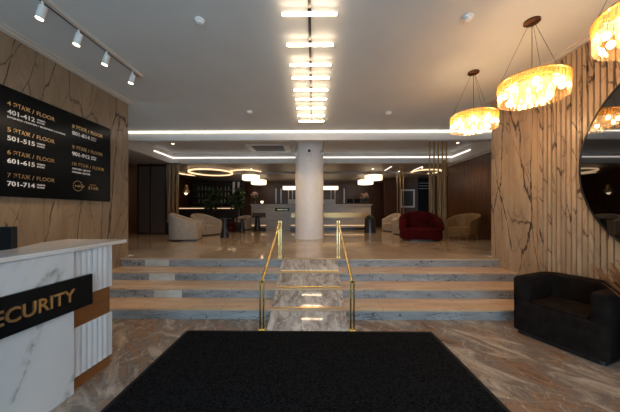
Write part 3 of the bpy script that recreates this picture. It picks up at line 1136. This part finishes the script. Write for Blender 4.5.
# plant beside it
pl = thing('dried_plant', 'rust-brown dried palm leaves behind the charcoal loveseat, at the right edge', 'plant', (3.42, 2.52, 0))
pl.location = (3.34, 2.56, 0)
MB().lathe([(0.11, 0), (0.15, 0.3), (0.16, 0.50), (0.14, 0.52)], n=24).build('pot', M['ceramic'], pl, smooth=True)
q = MB()
rnd = random.Random(5)
for k in range(46):
    a = rnd.uniform(0, 2 * PI) if k > 30 else rnd.uniform(1.15, 1.75)
    ln = rnd.uniform(0.4, 0.7) if k > 30 else rnd.uniform(0.5, 0.78)
    el = rnd.uniform(0.75, 1.15)
    dx, dy = math.cos(a), math.sin(a)
    pts = []
    for s in range(6):
        t_ = s / 5
        r_ = ln * t_ * math.cos(el)
        X_, Y_ = dx * r_, dy * r_
        X_ = max(-0.5, min(0.28, X_))
        pts.append(Vector((X_, Y_, 0.50 + ln * t_ * math.sin(el) * (1 - 0.12 * t_ * t_))))
    side = Vector((-dy, dx, 0.2)) * 0.016
    for s in range(5):
        w0, w1 = 1 - abs(s / 5 - 0.4), 1 - abs((s + 1) / 5 - 0.4)
        q.add([pts[s] - side * w0, pts[s] + side * w0, pts[s + 1] + side * w1, pts[s + 1] - side * w1], [(0, 1, 2, 3)])
q.build('dried_leaves', M['dry_leaf'], pl)


def tub_chair(name, label, cat, loc, rz, w, d, h, m, seat_h=0.42, arm=0.62, t=0.13, legs=False, rib=0.0, nr=0, group=None, r=None, lean=0.0, cushion=False):
    o = thing(name, label, cat, loc, rz, group)
    r = r or min(w / 2 - 0.02, d * 0.55)
    zb = 0.16 if legs else 0.05
    path = u_path(w, d, r, open_in=0.06)
    def ht(s):
        k = math.sin(PI * s)
        return arm + (h - arm) * (max(0, k) ** 1.2)
    q = MB()
    u_shell(q, path, t, zb + 0.001, ht, lean, rib, nr)
    q.build('backrest', m, o, auto=math.radians(60))
    MB().add(*pad(rr_poly(-w / 2 + t, w / 2 - t, 0.0, d - t, min(r, w / 2 - t - 0.01, (d - t) / 2), 0.06), zb, seat_h - 0.1, 0.01)).build('seat_base', m, o, auto=math.radians(50))
    MB().add(*pad(rr_poly(-w / 2 + t + 0.005, w / 2 - t - 0.005, -0.02, d - t - 0.01, min(r, w / 2 - t - 0.02, (d - t) / 2), 0.08), seat_h - 0.1, seat_h, 0.035)).build('seat_cushion', m, o, auto=math.radians(50))
    if legs:
        for sx in (-1, 1):
            for yy in (0.08, d - 0.16):
                xx = sx * (w / 2 - 0.12)
                MB().tube([(xx * 1.03, yy, 0), (xx, yy, zb + 0.02)], [0.010, 0.014], 8).build('leg', M['brass_dull'], o, smooth=True)
    else:
        MB().add(*pad(rr_poly(-w / 2 + 0.06, w / 2 - 0.06, 0.05, d - 0.06, min(r, w / 2 - 0.08, d * 0.45), 0.05), 0.0, 0.0505, 0.004)).build('plinth', M['black'], o)
    if cushion:
        c = MB().box(-0.2, 0.2, -0.06, 0.06, -0.18, 0.18).build('throw_cushion', M['velvet_red'], o, 0.05, 4, smooth=True)
        c.location = (0.1, d - t - 0.12, seat_h + 0.18)
        c.rotation_euler = (-0.35, 0, 0.1)
    return o


def on_up(px, d):
    X, Y = at(px, d)
    return (X, Y, UP)


# seats at the left of the lounge (front of a seat is its local -y)
tub_chair('armchair', 'beige tub armchair nearest the marble pillar at left, back to the glass partition', 'armchair', on_up(200, 9.0), math.radians(105), 1.10, 0.95, 0.93, M['beige_fabric'], r=0.42, group='beige tub armchairs')
tub_chair('armchair', 'beige tub armchair beside the black cone table, behind the nearest beige one', 'armchair', on_up(213.5, 10.6), math.radians(68), 1.10, 0.95, 0.90, M['beige_fabric'], r=0.42, group='beige tub armchairs')
tub_chair('armchair', 'small beige armchair far back at left between potted tree and reception', 'armchair', on_up(240, 13.6), math.radians(-20), 0.75, 0.7, 0.78, M['beige_fabric'], r=0.3, group='beige tub armchairs')
# right side
tub_chair('armchair', 'beige tub armchair touching the red sofa on its left side', 'armchair', on_up(398.5, 10.7), math.radians(-60), 0.82, 0.8, 0.92, M['beige_fabric'], r=0.34, group='beige tub armchairs')
tub_chair('armchair', 'beige tub armchair beside the black pot at the right end of reception', 'armchair', on_up(387, 12.5), math.radians(-60), 0.78, 0.75, 0.90, M['beige_fabric'], r=0.3, group='beige tub armchairs')
rs = thing('sofa', 'deep red velvet curved sofa in front of the brass screen', 'sofa', on_up(424, 8.3), math.radians(-10))
RM = M['velvet_red']
MB().add(*pad(rr_poly(-0.6, 0.6, 0.05, 0.86, 0.38, 0.36), 0.0, 0.06, 0.005)).build('plinth', M['black'], rs)
MB().add(*pad(rr_poly(-0.68, 0.68, 0.0, 0.92, 0.42, 0.42), 0.0605, 0.42, 0.08)).build('seat_base', RM, rs, auto=math.radians(50))
q = MB()
u_shell(q, u_path(1.40, 0.96, 0.46, open_in=0.26), 0.20, 0.36, lambda s: 0.58 + 0.42 * max(0, math.sin(PI * s)) ** 0.8, 0.0, 0.06, 9)
q.build('backrest', RM, rs, auto=math.radians(60))
tub_chair('armchair', 'tan leather armchair on thin metal legs by the walnut wall', 'armchair', on_up(456, 9.1), math.radians(-66), 0.92, 0.78, 0.92, M['tan_leather'], legs=True, r=0.36, t=0.09, arm=0.66, lean=0.12)

# ------------------------------------------------------------------ cone tables, pots
def cone_table(px, d, r, h, label, group='black cone side tables'):
    o = thing('side_table', label, 'side table', on_up(px, d), 0, group)
    MB().lathe([(r * 0.72, 0), (r * 0.62, 0.12), (r * 0.40, h * 0.6), (r * 0.30, h - 0.03)], n=28).build('pedestal', M['black'], o, smooth=True)
    MB().lathe([(r, h - 0.03), (r * 1.02, h - 0.015), (r, h)], n=32).build('tabletop', M['black'], o, smooth=True)


cone_table(224.8, 9.6, 0.24, 0.72, 'black cone side table in front of the second beige armchair')
cone_table(242, 11.9, 0.22, 0.66, 'black cone side table beside the red pouf at left')
cone_table(257.5, 13.0, 0.30, 0.74, 'black cone side table before the left end of reception')
po = thing('pouf', 'small red velvet pouf behind the black cone tables', 'pouf', on_up(231, 12.3))
MB().lathe([(0.2, 0), (0.24, 0.05), (0.25, 0.25), (0.24, 0.40), (0.2, 0.44)], n=28).build('cushion', M['velvet_red'], po, smooth=True)
MB().lathe([(0.21, 0.0), (0.21, 0.02)], n=28).ring(0.252, 0.246, 0.2, 0.22).build('piping', M['black'], po)


def foliage(q, c, R, n, rnd, sz=0.09, flat=1.0):
    for _ in range(n):
        a, b_ = rnd.uniform(0, 2 * PI), rnd.uniform(-1, 1)
        rr = R * rnd.uniform(0.35, 1.0)
        s_ = math.sqrt(1 - b_ * b_)
        p = Vector((c[0] + rr * s_ * math.cos(a), c[1] + rr * s_ * math.sin(a), c[2] + rr * b_ * flat))
        d1 = Vector((rnd.uniform(-1, 1), rnd.uniform(-1, 1), rnd.uniform(-1, 0.4))).normalized()
        d2 = d1.cross(Vector((rnd.uniform(-1, 1), rnd.uniform(-1, 1), 1))).normalized()
        l, w = sz * rnd.uniform(0.7, 1.3), sz * 0.28
        q.add([p - d1 * l, p - d2 * w, p + d1 * l, p + d2 * w], [(0, 1, 2, 3)])


def tree(px, d, h, R, label, seed):
    o = thing('potted_tree', label, 'potted tree', on_up(px, d))
    MB().lathe([(0.16, 0), (0.22, 0.1), (0.24, 0.42), (0.21, 0.44)], n=24).build('pot', M['ceramic'], o, smooth=True)
    rnd = random.Random(seed)
    q = MB()
    q.tube([(0, 0, 0.4), (0.03, 0.02, h * 0.4), (-0.03, 0, h * 0.6), (0, 0, h * 0.8)], [0.04, 0.03, 0.025, 0.012], 8)
    for k in range(7):
        a = k * 0.9
        z = h * 0.5 + k * 0.06
        q.tube([(0, 0, z), (0.6 * R * math.cos(a), 0.6 * R * math.sin(a), z + 0.3)], [0.014, 0.006], 6)
    q.build('trunk', M['trunk'], o)
    q = MB()
    foliage(q, (0, 0, h * 0.66), R, 420, rnd, 0.13, 1.0)
    foliage(q, (0.1, 0.1, h * 0.85), R * 0.6, 180, rnd, 0.13, 1.0)
    q.build('foliage', M['leaf'], o)


tree(212, 13.2, 2.3, 0.55, 'dark leafy potted tree in front of the lit bar shelf at left', 1)
tree(236.5, 12.8, 2.25, 0.50, 'dark leafy potted tree right of the bar, next to reception', 2)
o = thing('plant_pot', 'black cylindrical planter with low green leaves right of reception', 'planter', on_up(370, 11.9))
MB().lathe([(0.27, 0), (0.27, 0.02), (0.24, 0.62), (0.25, 0.66)], n=28).build('pot', M['ceramic'], o, smooth=True)
q = MB()
foliage(q, (0, 0, 0.72), 0.2, 120, random.Random(9), 0.09, 0.5)
q.build('leaves', M['leaf'], o)

# ------------------------------------------------------------------ reception counter
RD = 13.6
rx0, rx1 = at(251, RD)[0], at(371, RD)[0]
sx0, sx1 = at(266, RD)[0], at(290, RD)[0]
rc = thing('reception_counter', 'long beige reception counter with gold band at the back of the lounge', 'reception desk', (0, 0, 0))
T = 2.04
box('front_panel', M['desk_stone'], rx0, rx1, RD + 0.05, RD + 0.75, UP + 0.12, T - 0.05, rc)
box('counter_top', M['desk_stone'], rx0 - 0.06, rx1 + 0.06, RD - 0.05, RD + 0.8, T - 0.05, T, rc)
box('plinth', M['black'], rx0 + 0.05, rx1 - 0.05, RD + 0.08, RD + 0.7, UP, UP + 0.12, rc)
sp = box('sign_panel', M['desk_stone'], sx0, sx1, RD - 0.02, RD + 0.05, UP, T - 0.05, rc)
a, b_ = at(291, RD)[0], rx1 - 0.08
q = box('gold_band', M['brass_dull'], a, b_, RD + 0.035, RD + 0.05, 1.33, 1.58, rc)
box('light_line', M['led_soft'], a, b_, RD + 0.03, RD + 0.05, 0.90, 0.915, rc)
box('light_line', M['led_soft'], rx0, sx0, RD + 0.03, RD + 0.05, 0.90, 0.915, rc)
box('wood_inlay', M['wood_back'], rx0 + 0.05, sx0 - 0.03, RD + 0.035, RD + 0.05, 1.33, 1.58, rc)
n0, n1 = at(275.2, RD)[0], at(289.4, RD)[0]
np_ = box('name_plate', M['sign_black'], n0, n1, RD - 0.035, RD - 0.02, 1.66, 1.84, rc)
text_mesh('gold_lettering', 'RECEPTION', M['gold_text'], 0.06, (n1 - n0) * 0.72, 0.004, 'CENTER', np_, 0.01,
          (((n0 + n1) / 2, RD - 0.0355, 1.715), (1, 0, 0), (0, 0, 1), (0, -1, 0)))


def bouquet(px, d, label, seed, h=0.3, R=0.22):
    X, Y = at(px, d)
    o = thing('flower_vase', label, 'flower vase', (X, Y, T))
    MB().lathe([(0.07, 0), (0.10, 0.08), (0.07, 0.2), (0.06, h)], n=20).build('vase', M['ceramic'], o, smooth=True)
    rnd = random.Random(seed)
    q = MB()
    for _ in range(26):
        a = rnd.uniform(0, 2 * PI)
        rr = rnd.uniform(0, R)
        q.sphere((rr * math.cos(a), rr * math.sin(a), h + 0.18 + rnd.uniform(-0.12, 0.16)), rnd.uniform(0.035, 0.06), 7, 5)
    q.build('blossoms', M['flower'], o, smooth=True)
    q = MB()
    foliage(q, (0, 0, h + 0.1), R, 90, rnd, 0.09)
    q.build('leaves', M['leaf'], o)


bouquet(254.5, RD + 0.35, 'vase of pale pink flowers on the left end of reception', 4)
bouquet(365, RD + 0.35, 'vase of pale pink flowers on the right end of reception', 6, 0.25, 0.24)
X, Y = at(262, RD + 0.3)
o = thing('glowing_cup', 'small white cup with added glow beside the left flower vase on reception', 'lamp', (X, Y, T))
MB().lathe([(0.05, 0), (0.05, 0.02), (0.015, 0.04), (0.015, 0.06)], n=16).build('base', M['black'], o, smooth=True)
MB().lathe([(0.06, 0.06), (0.08, 0.18)], n=20).build('lamp_shade', M['pendant_glow'], o, smooth=True)  # white cup, glow added to its sides
for px, lab in ((350, 'left of the two black monitors on reception beside the right flowers'), (357, 'right of the two black monitors on reception beside the right flowers')):
    X, Y = at(px, RD + 0.45)
    o = thing('monitor', lab, 'monitor', (X, Y, T), 0, 'monitors on reception')
    box('screen', M['screen'], -0.16, 0.16, 0, 0.03, 0.08, 0.30, o)
    box('stand', M['black'], -0.02, 0.02, 0.005, 0.03, 0.0, 0.08, o)
    box('foot', M['black'], -0.08, 0.08, -0.03, 0.08, 0.0, 0.01, o)

# glowing display frame behind reception
FD = 14.9
fx0, fx1 = at(283, FD)[0], at(338, FD)[0]
fr = thing('display_frame', 'white lit frame standing behind the column at reception', 'display frame', (0, 0, 0))
z1 = EYE + (HOR - 186.3) * FD / FPX
box('top_light', M['pendant_glow'], fx0, fx1, FD - 0.1, FD + 0.1, z1 - 0.2, z1, fr)
for px in (288.5, 292.5, 331, 335):
    X = at(px, FD)[0]
    box('post', M['white_paint'], X - 0.025, X + 0.025, FD - 0.03, FD + 0.03, UP, z1 - 0.2, fr)
box('shelf', M['white_paint'], at(289, FD)[0], at(335, FD)[0], FD - 0.12, FD + 0.12, 1.95, 2.35, fr)

# door handles on the back wall
for px, w in ((276, 'left'), (281, 'middle'), (344, 'right')):
    X = at(px, LY1)[0]
    tag(box('door_handle', M['steel'], X - 0.02, X + 0.02, LY1 - 0.05, LY1, 2.2, 3.2),
        'long vertical metal pull on the walnut wall behind reception, ' + {'left': 'leftmost one', 'middle': 'beside the leftmost one', 'right': 'right of the column'}[w], 'door handle', 'metal pulls on the back wall')

# ------------------------------------------------------------------ lounge pendants
def pendant(px, py, d, w, label):
    X, Y = at(px, d)
    z = EYE + (HOR - py) * d / FPX
    r = w / 2 * d / FPX
    o = thing('pendant_lamp', label, 'pendant lamp', (X, Y, z), 0, 'drum pendants over the lounge')
    MB().ring(r, r * 0.7, 0.0, 0.24, n=32).build('lamp_shade', M['pendant_glow'], o, smooth=True)
    MB().ring(r + 0.01, r * 0.69, 0.24, 0.27, n=32).build('frame', M['brass_dull'], o, smooth=True)
    for a in (0.5, 2.6, 4.7):
        MB().tube([(r * 0.95 * math.cos(a), r * 0.95 * math.sin(a), 0.26), (0.05 * math.cos(a), 0.05 * math.sin(a), LOW - 0.13 - z)], 0.006, 6).build('wire', M['bronze'], o)
    MB().lathe([(0.1, LOW - 0.14 - z), (0.1, LOW - 0.10 - z)], n=16).build('canopy', M['bronze'], o)


pendant(251, 180, 13.6, 17, 'larger glowing drum pendant left of the column')
pendant(258.8, 184.3, 15.2, 15, 'smaller glowing drum pendant left of the column')
pendant(373.5, 180, 13.6, 17, 'larger glowing drum pendant right of the column')
pendant(365.5, 184.3, 15.2, 15, 'smaller glowing drum pendant right of the column')

# oval ring light over the bar, gold pendant
X, Y = at(211, 12.8)
o = thing('ring_light', 'large oval ring light under the lounge ceiling above the bar', 'ceiling light', (X, Y, LOW - 0.12))
q = MB().ring(1.06, 1.0, -0.03, 0.03, n=64).build('diffuser', M['led_soft'], o, smooth=True)
MB().lathe([(0.99, 0.031), (0.99, 0.12)], n=64).build('disc', M['low_ceiling'], o, smooth=True)
q = MB()
pts = []
for k in range(15):
    X, Y = at(177 + k * 6.0, 13.3 + 1.0 * math.sin(k * 0.42))
    pts.append((X, Y, LOW - 0.06))
q.tube(pts, 0.03, 8)
tag(q.build('cove_light', M['led_soft'], smooth=True), 'wavy warm strip light under the lounge ceiling above the bar', 'strip light')
X, Y = at(186, 11.6)
o = thing('pendant_lamp', 'small gold pendant lamp hanging at the left end of the bar', 'pendant lamp', (X, Y, EYE + (HOR - 193) * 11.6 / FPX))
MB().lathe([(0.16, 0), (0.17, 0.1), (0.08, 0.22), (0.08, 0.36)], n=20).build('lamp_shade', M['brass_dull'], o, smooth=True)
MB().sphere((0, 0, -0.01), 0.07).build('bulb', M['pendant_glow'], o, smooth=True)
MB().tube([(0, 0, 0.36), (0, 0, LOW - (EYE + (HOR - 193) * 11.6 / FPX))], 0.006, 6).build('cable', M['black'], o)

# ------------------------------------------------------------------ bar at the left rear
BD = 14.6
bx0, bx1 = at(178, BD)[0], at(236, BD)[0]
o = thing('bar_counter', 'dark bar counter with a lit front edge at the left rear of the lounge', 'bar counter')
box('body', M['dark_wall'], bx0, bx1, BD, BD + 0.6, UP, 1.80, o)
box('counter_top', M['desk_stone'], bx0 - 0.05, bx1 + 0.05, BD - 0.1, BD + 0.65, 1.84, 1.90, o)
box('light_line', M['led_soft'], bx0, bx1, BD - 0.06, BD - 0.03, 1.815, 1.838, o)
o = thing('bar_shelf', 'tall dark shelf unit with lit edges behind the bar counter', 'shelf')
box('back_panel', M['dark_wall'], bx0, bx1, BD + 1.6, BD + 1.65, UP, 3.6, o)
for z in (2.2, 2.6, 3.0, 3.4):
    box('shelf', M['wood_back'], bx0, bx1, BD + 1.35, BD + 1.6, z - 0.02, z, o)
for px in (233.5, 238):
    X = at(px, BD + 1.3)[0]
    box('lit_upright', M['led_tray'] if False else M['white_paint'], X - 0.07, X + 0.07, BD + 1.28, BD + 1.345, UP, 3.5, o)
rnd = random.Random(2)
first = None
shelf_names = {2.2: 'lowest', 2.6: 'second', 3.0: 'third', 3.4: 'top'}
for z in (2.2, 2.6, 3.0):
    for k in range(9):
        px = 198 + k * 3.8 + rnd.uniform(-0.6, 0.6)
        X = at(px, BD + 1.45)[0]
        if first is None:
            first = MB().lathe([(0.04, 0), (0.04, 0.17), (0.014, 0.22), (0.014, 0.29)], n=10).build('bottle', mat('bottle_glass', (0.25, 0.3, 0.28), 0.1, spec=0.8), smooth=True)
            b = tag(first, 'x', 'bottle')
        else:
            b = first.copy()
            COL.objects.link(b)
        b.location = (X, BD + 1.45, z)
        b['label'] = 'small bottle standing on the %s shelf behind the bar' % shelf_names[z]
        b['group'] = 'bottles on the %s bar shelf' % shelf_names[z]

# ------------------------------------------------------------------ glass partition and stone slat screens
PD = 11.0
o = thing('glass_partition', 'dark framed smoked glass partition at the left side of the lounge', 'partition')
x0, x1 = at(137, PD)[0], at(165, PD)[0]
q = MB()
for px in (137, 149.5, 165):
    X = at(px, PD)[0]
    q.box(X - 0.03, X + 0.03, PD - 0.03, PD + 0.03, UP, 3.72)
q.box(x0, x1, PD - 0.03, PD + 0.03, 3.6, 3.68).box(x0, x1, PD - 0.03, PD + 0.03, UP, UP + 0.06)
q.build('frame', M['black'], o)
box('pane', M['glass_dark'], x0, x1, PD - 0.008, PD + 0.008, UP + 0.06, 3.6, o)


def stone_screen(pxs, d, z0, z1, m, label, w=0.1):
    o = thing('slat_screen', label, 'screen')
    for px in pxs:
        X = at(px, d)[0]
        box('slat', m, X - w / 2, X + w / 2, d - 0.04, d + 0.04, z0, z1, o, 0.004, 1)
    a, b_ = at(pxs[0], d)[0], at(pxs[-1], d)[0]
    box('top_rail', M['black'], a - 0.12, b_ + 0.12, d - 0.05, d + 0.05, z1, z1 + 0.04, o)
    box('floor_rail', M['black'], a - 0.12, b_ + 0.12, d - 0.05, d + 0.05, UP, z0, o)
    return o


stone_screen((168, 172.3, 176.6), 10.8, 1.18, 3.66, beige_marble('slat_stone', None, 1, 0.6), 'three pale stone uprights beside the smoked glass partition', 0.09)


def brass_screen(pxs, d, ztop, label):
    o = thing('brass_screen', label, 'screen', (0, 0, 0), 0, 'brass screens')
    for px in pxs:
        X = at(px, d)[0]
        box('upright', M['brass_dull'], X - 0.018, X + 0.018, d - 0.02, d + 0.02, UP + 0.02, ztop, o)
    a, b_ = at(pxs[0], d)[0], at(pxs[-1], d)[0]
    box('floor_plate', M['brass_dull'], a - 0.05, b_ + 0.05, d - 0.05, d + 0.05, UP, UP + 0.02, o)
    return o


b1 = brass_screen((429, 433.3, 437.5, 441.5, 445.5), 9.25, TRAY, 'tall brass upright screen behind the red sofa')
st_m = beige_marble('screen_stone', None, 1, 0.8)
for px in (431, 439.5):
    X = at(px, 9.3)[0]
    box('stone_blade', st_m, X - 0.035, X + 0.035, 9.31, 9.35, UP + 0.02, 3.1, b1)
X = at(443.7, 9.3)[0]
box('stone_blade', st_m, X - 0.04, X + 0.04, 9.31, 9.35, UP + 0.02, 3.5, b1)
b2 = brass_screen((397, 400, 403), 12.0, LOW, 'brass upright screen farther back, behind the beige armchairs')

# framed niche, dark opening and side wall at right rear
WD = 15.0
struct(box('wall_rear_right', M['wood_back'], at(384, WD)[0], LX1 - 0.2, WD, WD + 0.1, UP, LOW))
o = thing('picture_frame', 'white square picture frame on the dark wall left of the doorway', 'picture')
fx0, fx1 = at(399.5, WD)[0], at(414, WD)[0]
z0, z1 = EYE + (HOR - 207.5) * WD / FPX, EYE + (HOR - 189.5) * WD / FPX
q = MB()
q.box(fx0, fx0 + 0.09, WD - 0.06, WD - 0.001, z0, z1).box(fx1 - 0.09, fx1, WD - 0.06, WD - 0.001, z0, z1)
q.box(fx0 + 0.09, fx1 - 0.09, WD - 0.06, WD - 0.001, z0, z0 + 0.09).box(fx0 + 0.09, fx1 - 0.09, WD - 0.06, WD - 0.001, z1 - 0.09, z1)
q.build('frame', M['white_paint'], o)
box('picture', M['dark_wall'], fx0 + 0.09, fx1 - 0.09, WD - 0.03, WD - 0.001, z0 + 0.09, z1 - 0.09, o)
dx0, dx1 = at(417.5, WD)[0], at(430, WD)[0]
dd = struct(box('dark_opening', M['screen'], dx0, dx1, WD - 0.02, WD - 0.001, UP, EYE + (HOR - 178) * WD / FPX))  # black sheet on the wall, coloured as the unlit opening
q = MB()
for k in range(3):
    z = 3.3 - k * 0.16
    q.box(dx0 + 0.05, dx1 - 0.1, WD - 0.026, WD - 0.021, z, z + 0.02)
q.build('transom_line', M['steel'], dd)
# small linear ceiling lights at right rear
for (px, py, w) in ((388, 168.5, 'nearest the left brass screen'), (396.5, 172.5, 'above the white picture frame'), (417.5, 168.5, 'left of the glowing curve')):
    d = (LOW - EYE) * FPX / (HOR - py)
    X, Y = at(px, d)
    L = box('linear_light', M['led_tray'], -0.02, 0.02, -0.55, 0.55, -0.012, 0.0)
    L.location = (X, Y, LOW)
    tag(L, 'short recessed light line in the low ceiling at right, ' + w, 'ceiling light', 'short light lines in the lounge ceiling')
X, Y = at(426, 13.2)
o = tag(MB().ring(0.75, 0.66, -0.04, 0.0, n=48).build('ring_light', M['led_soft'], smooth=True), 'glowing curved ring light in the low ceiling above the doorway', 'ceiling light')
o.location = (X, Y, LOW - 0.001)

# ------------------------------------------------------------------ daylight and added lounge fill lamps
w = bpy.data.worlds.new('world')
SC.world = w
w.use_nodes = True
bg = w.node_tree.nodes['Background']
bg.inputs[0].default_value = (0.56, 0.78, 0.92, 1)
bg.inputs[1].default_value = 6.0


def fill_lamp(X, Y, Z, e, label, size=100):  # unseen lamps added to brighten and warm the lounge
    t = thing('fill_lamp', label, 'ceiling light', (X, Y, Z), 0, 'added fill lamps in the lounge')
    MB().ring(0.06, 0.045, -0.01, 0.0, n=24).build('trim_ring', M['white_plastic'], t, smooth=True)
    MB().lathe([(0.044, -0.004), (0.044, -0.001)], n=20).build('lens', M['spot'], t)
    ld = bpy.data.lights.new('fill_beam', 'SPOT')
    ld.energy = e
    ld.color = (1.0, 0.68, 0.38)
    ld.spot_size = math.radians(size)
    ld.spot_blend = 0.6
    ld.shadow_soft_size = 0.05
    lo = bpy.data.objects.new('fill_beam', ld)
    COL.objects.link(lo)
    lo.parent = t
    lo.location = (0, 0, -0.03)


fill_lamp(-3.0, 12.4, LOW, 110, 'added fill lamp over the left end of reception')
fill_lamp(2.9, 12.4, LOW, 110, 'added fill lamp over the right end of reception')
fill_lamp(-5.0, 12.4, LOW, 40, 'added fill lamp over the beige armchairs at left')
fill_lamp(5.2, 12.2, LOW, 40, 'added fill lamp over the beige armchairs at right')

for X, w_ in ((-1.7, 'left'), (1.4, 'right')):
    fill_lamp(X, 8.15, TRAY, 110, 'added fill lamp in the raised lounge ceiling just %s of the column' % w_, 120)  # added to brighten the column front

fill_lamp(5.3, 9.4, TRAY, 60, 'added fill lamp in the raised ceiling over the tan leather armchair')  # this pair is added to warm the lounge sides
fill_lamp(-5.2, 9.4, TRAY, 60, 'added fill lamp in the raised ceiling over the nearest beige armchair')
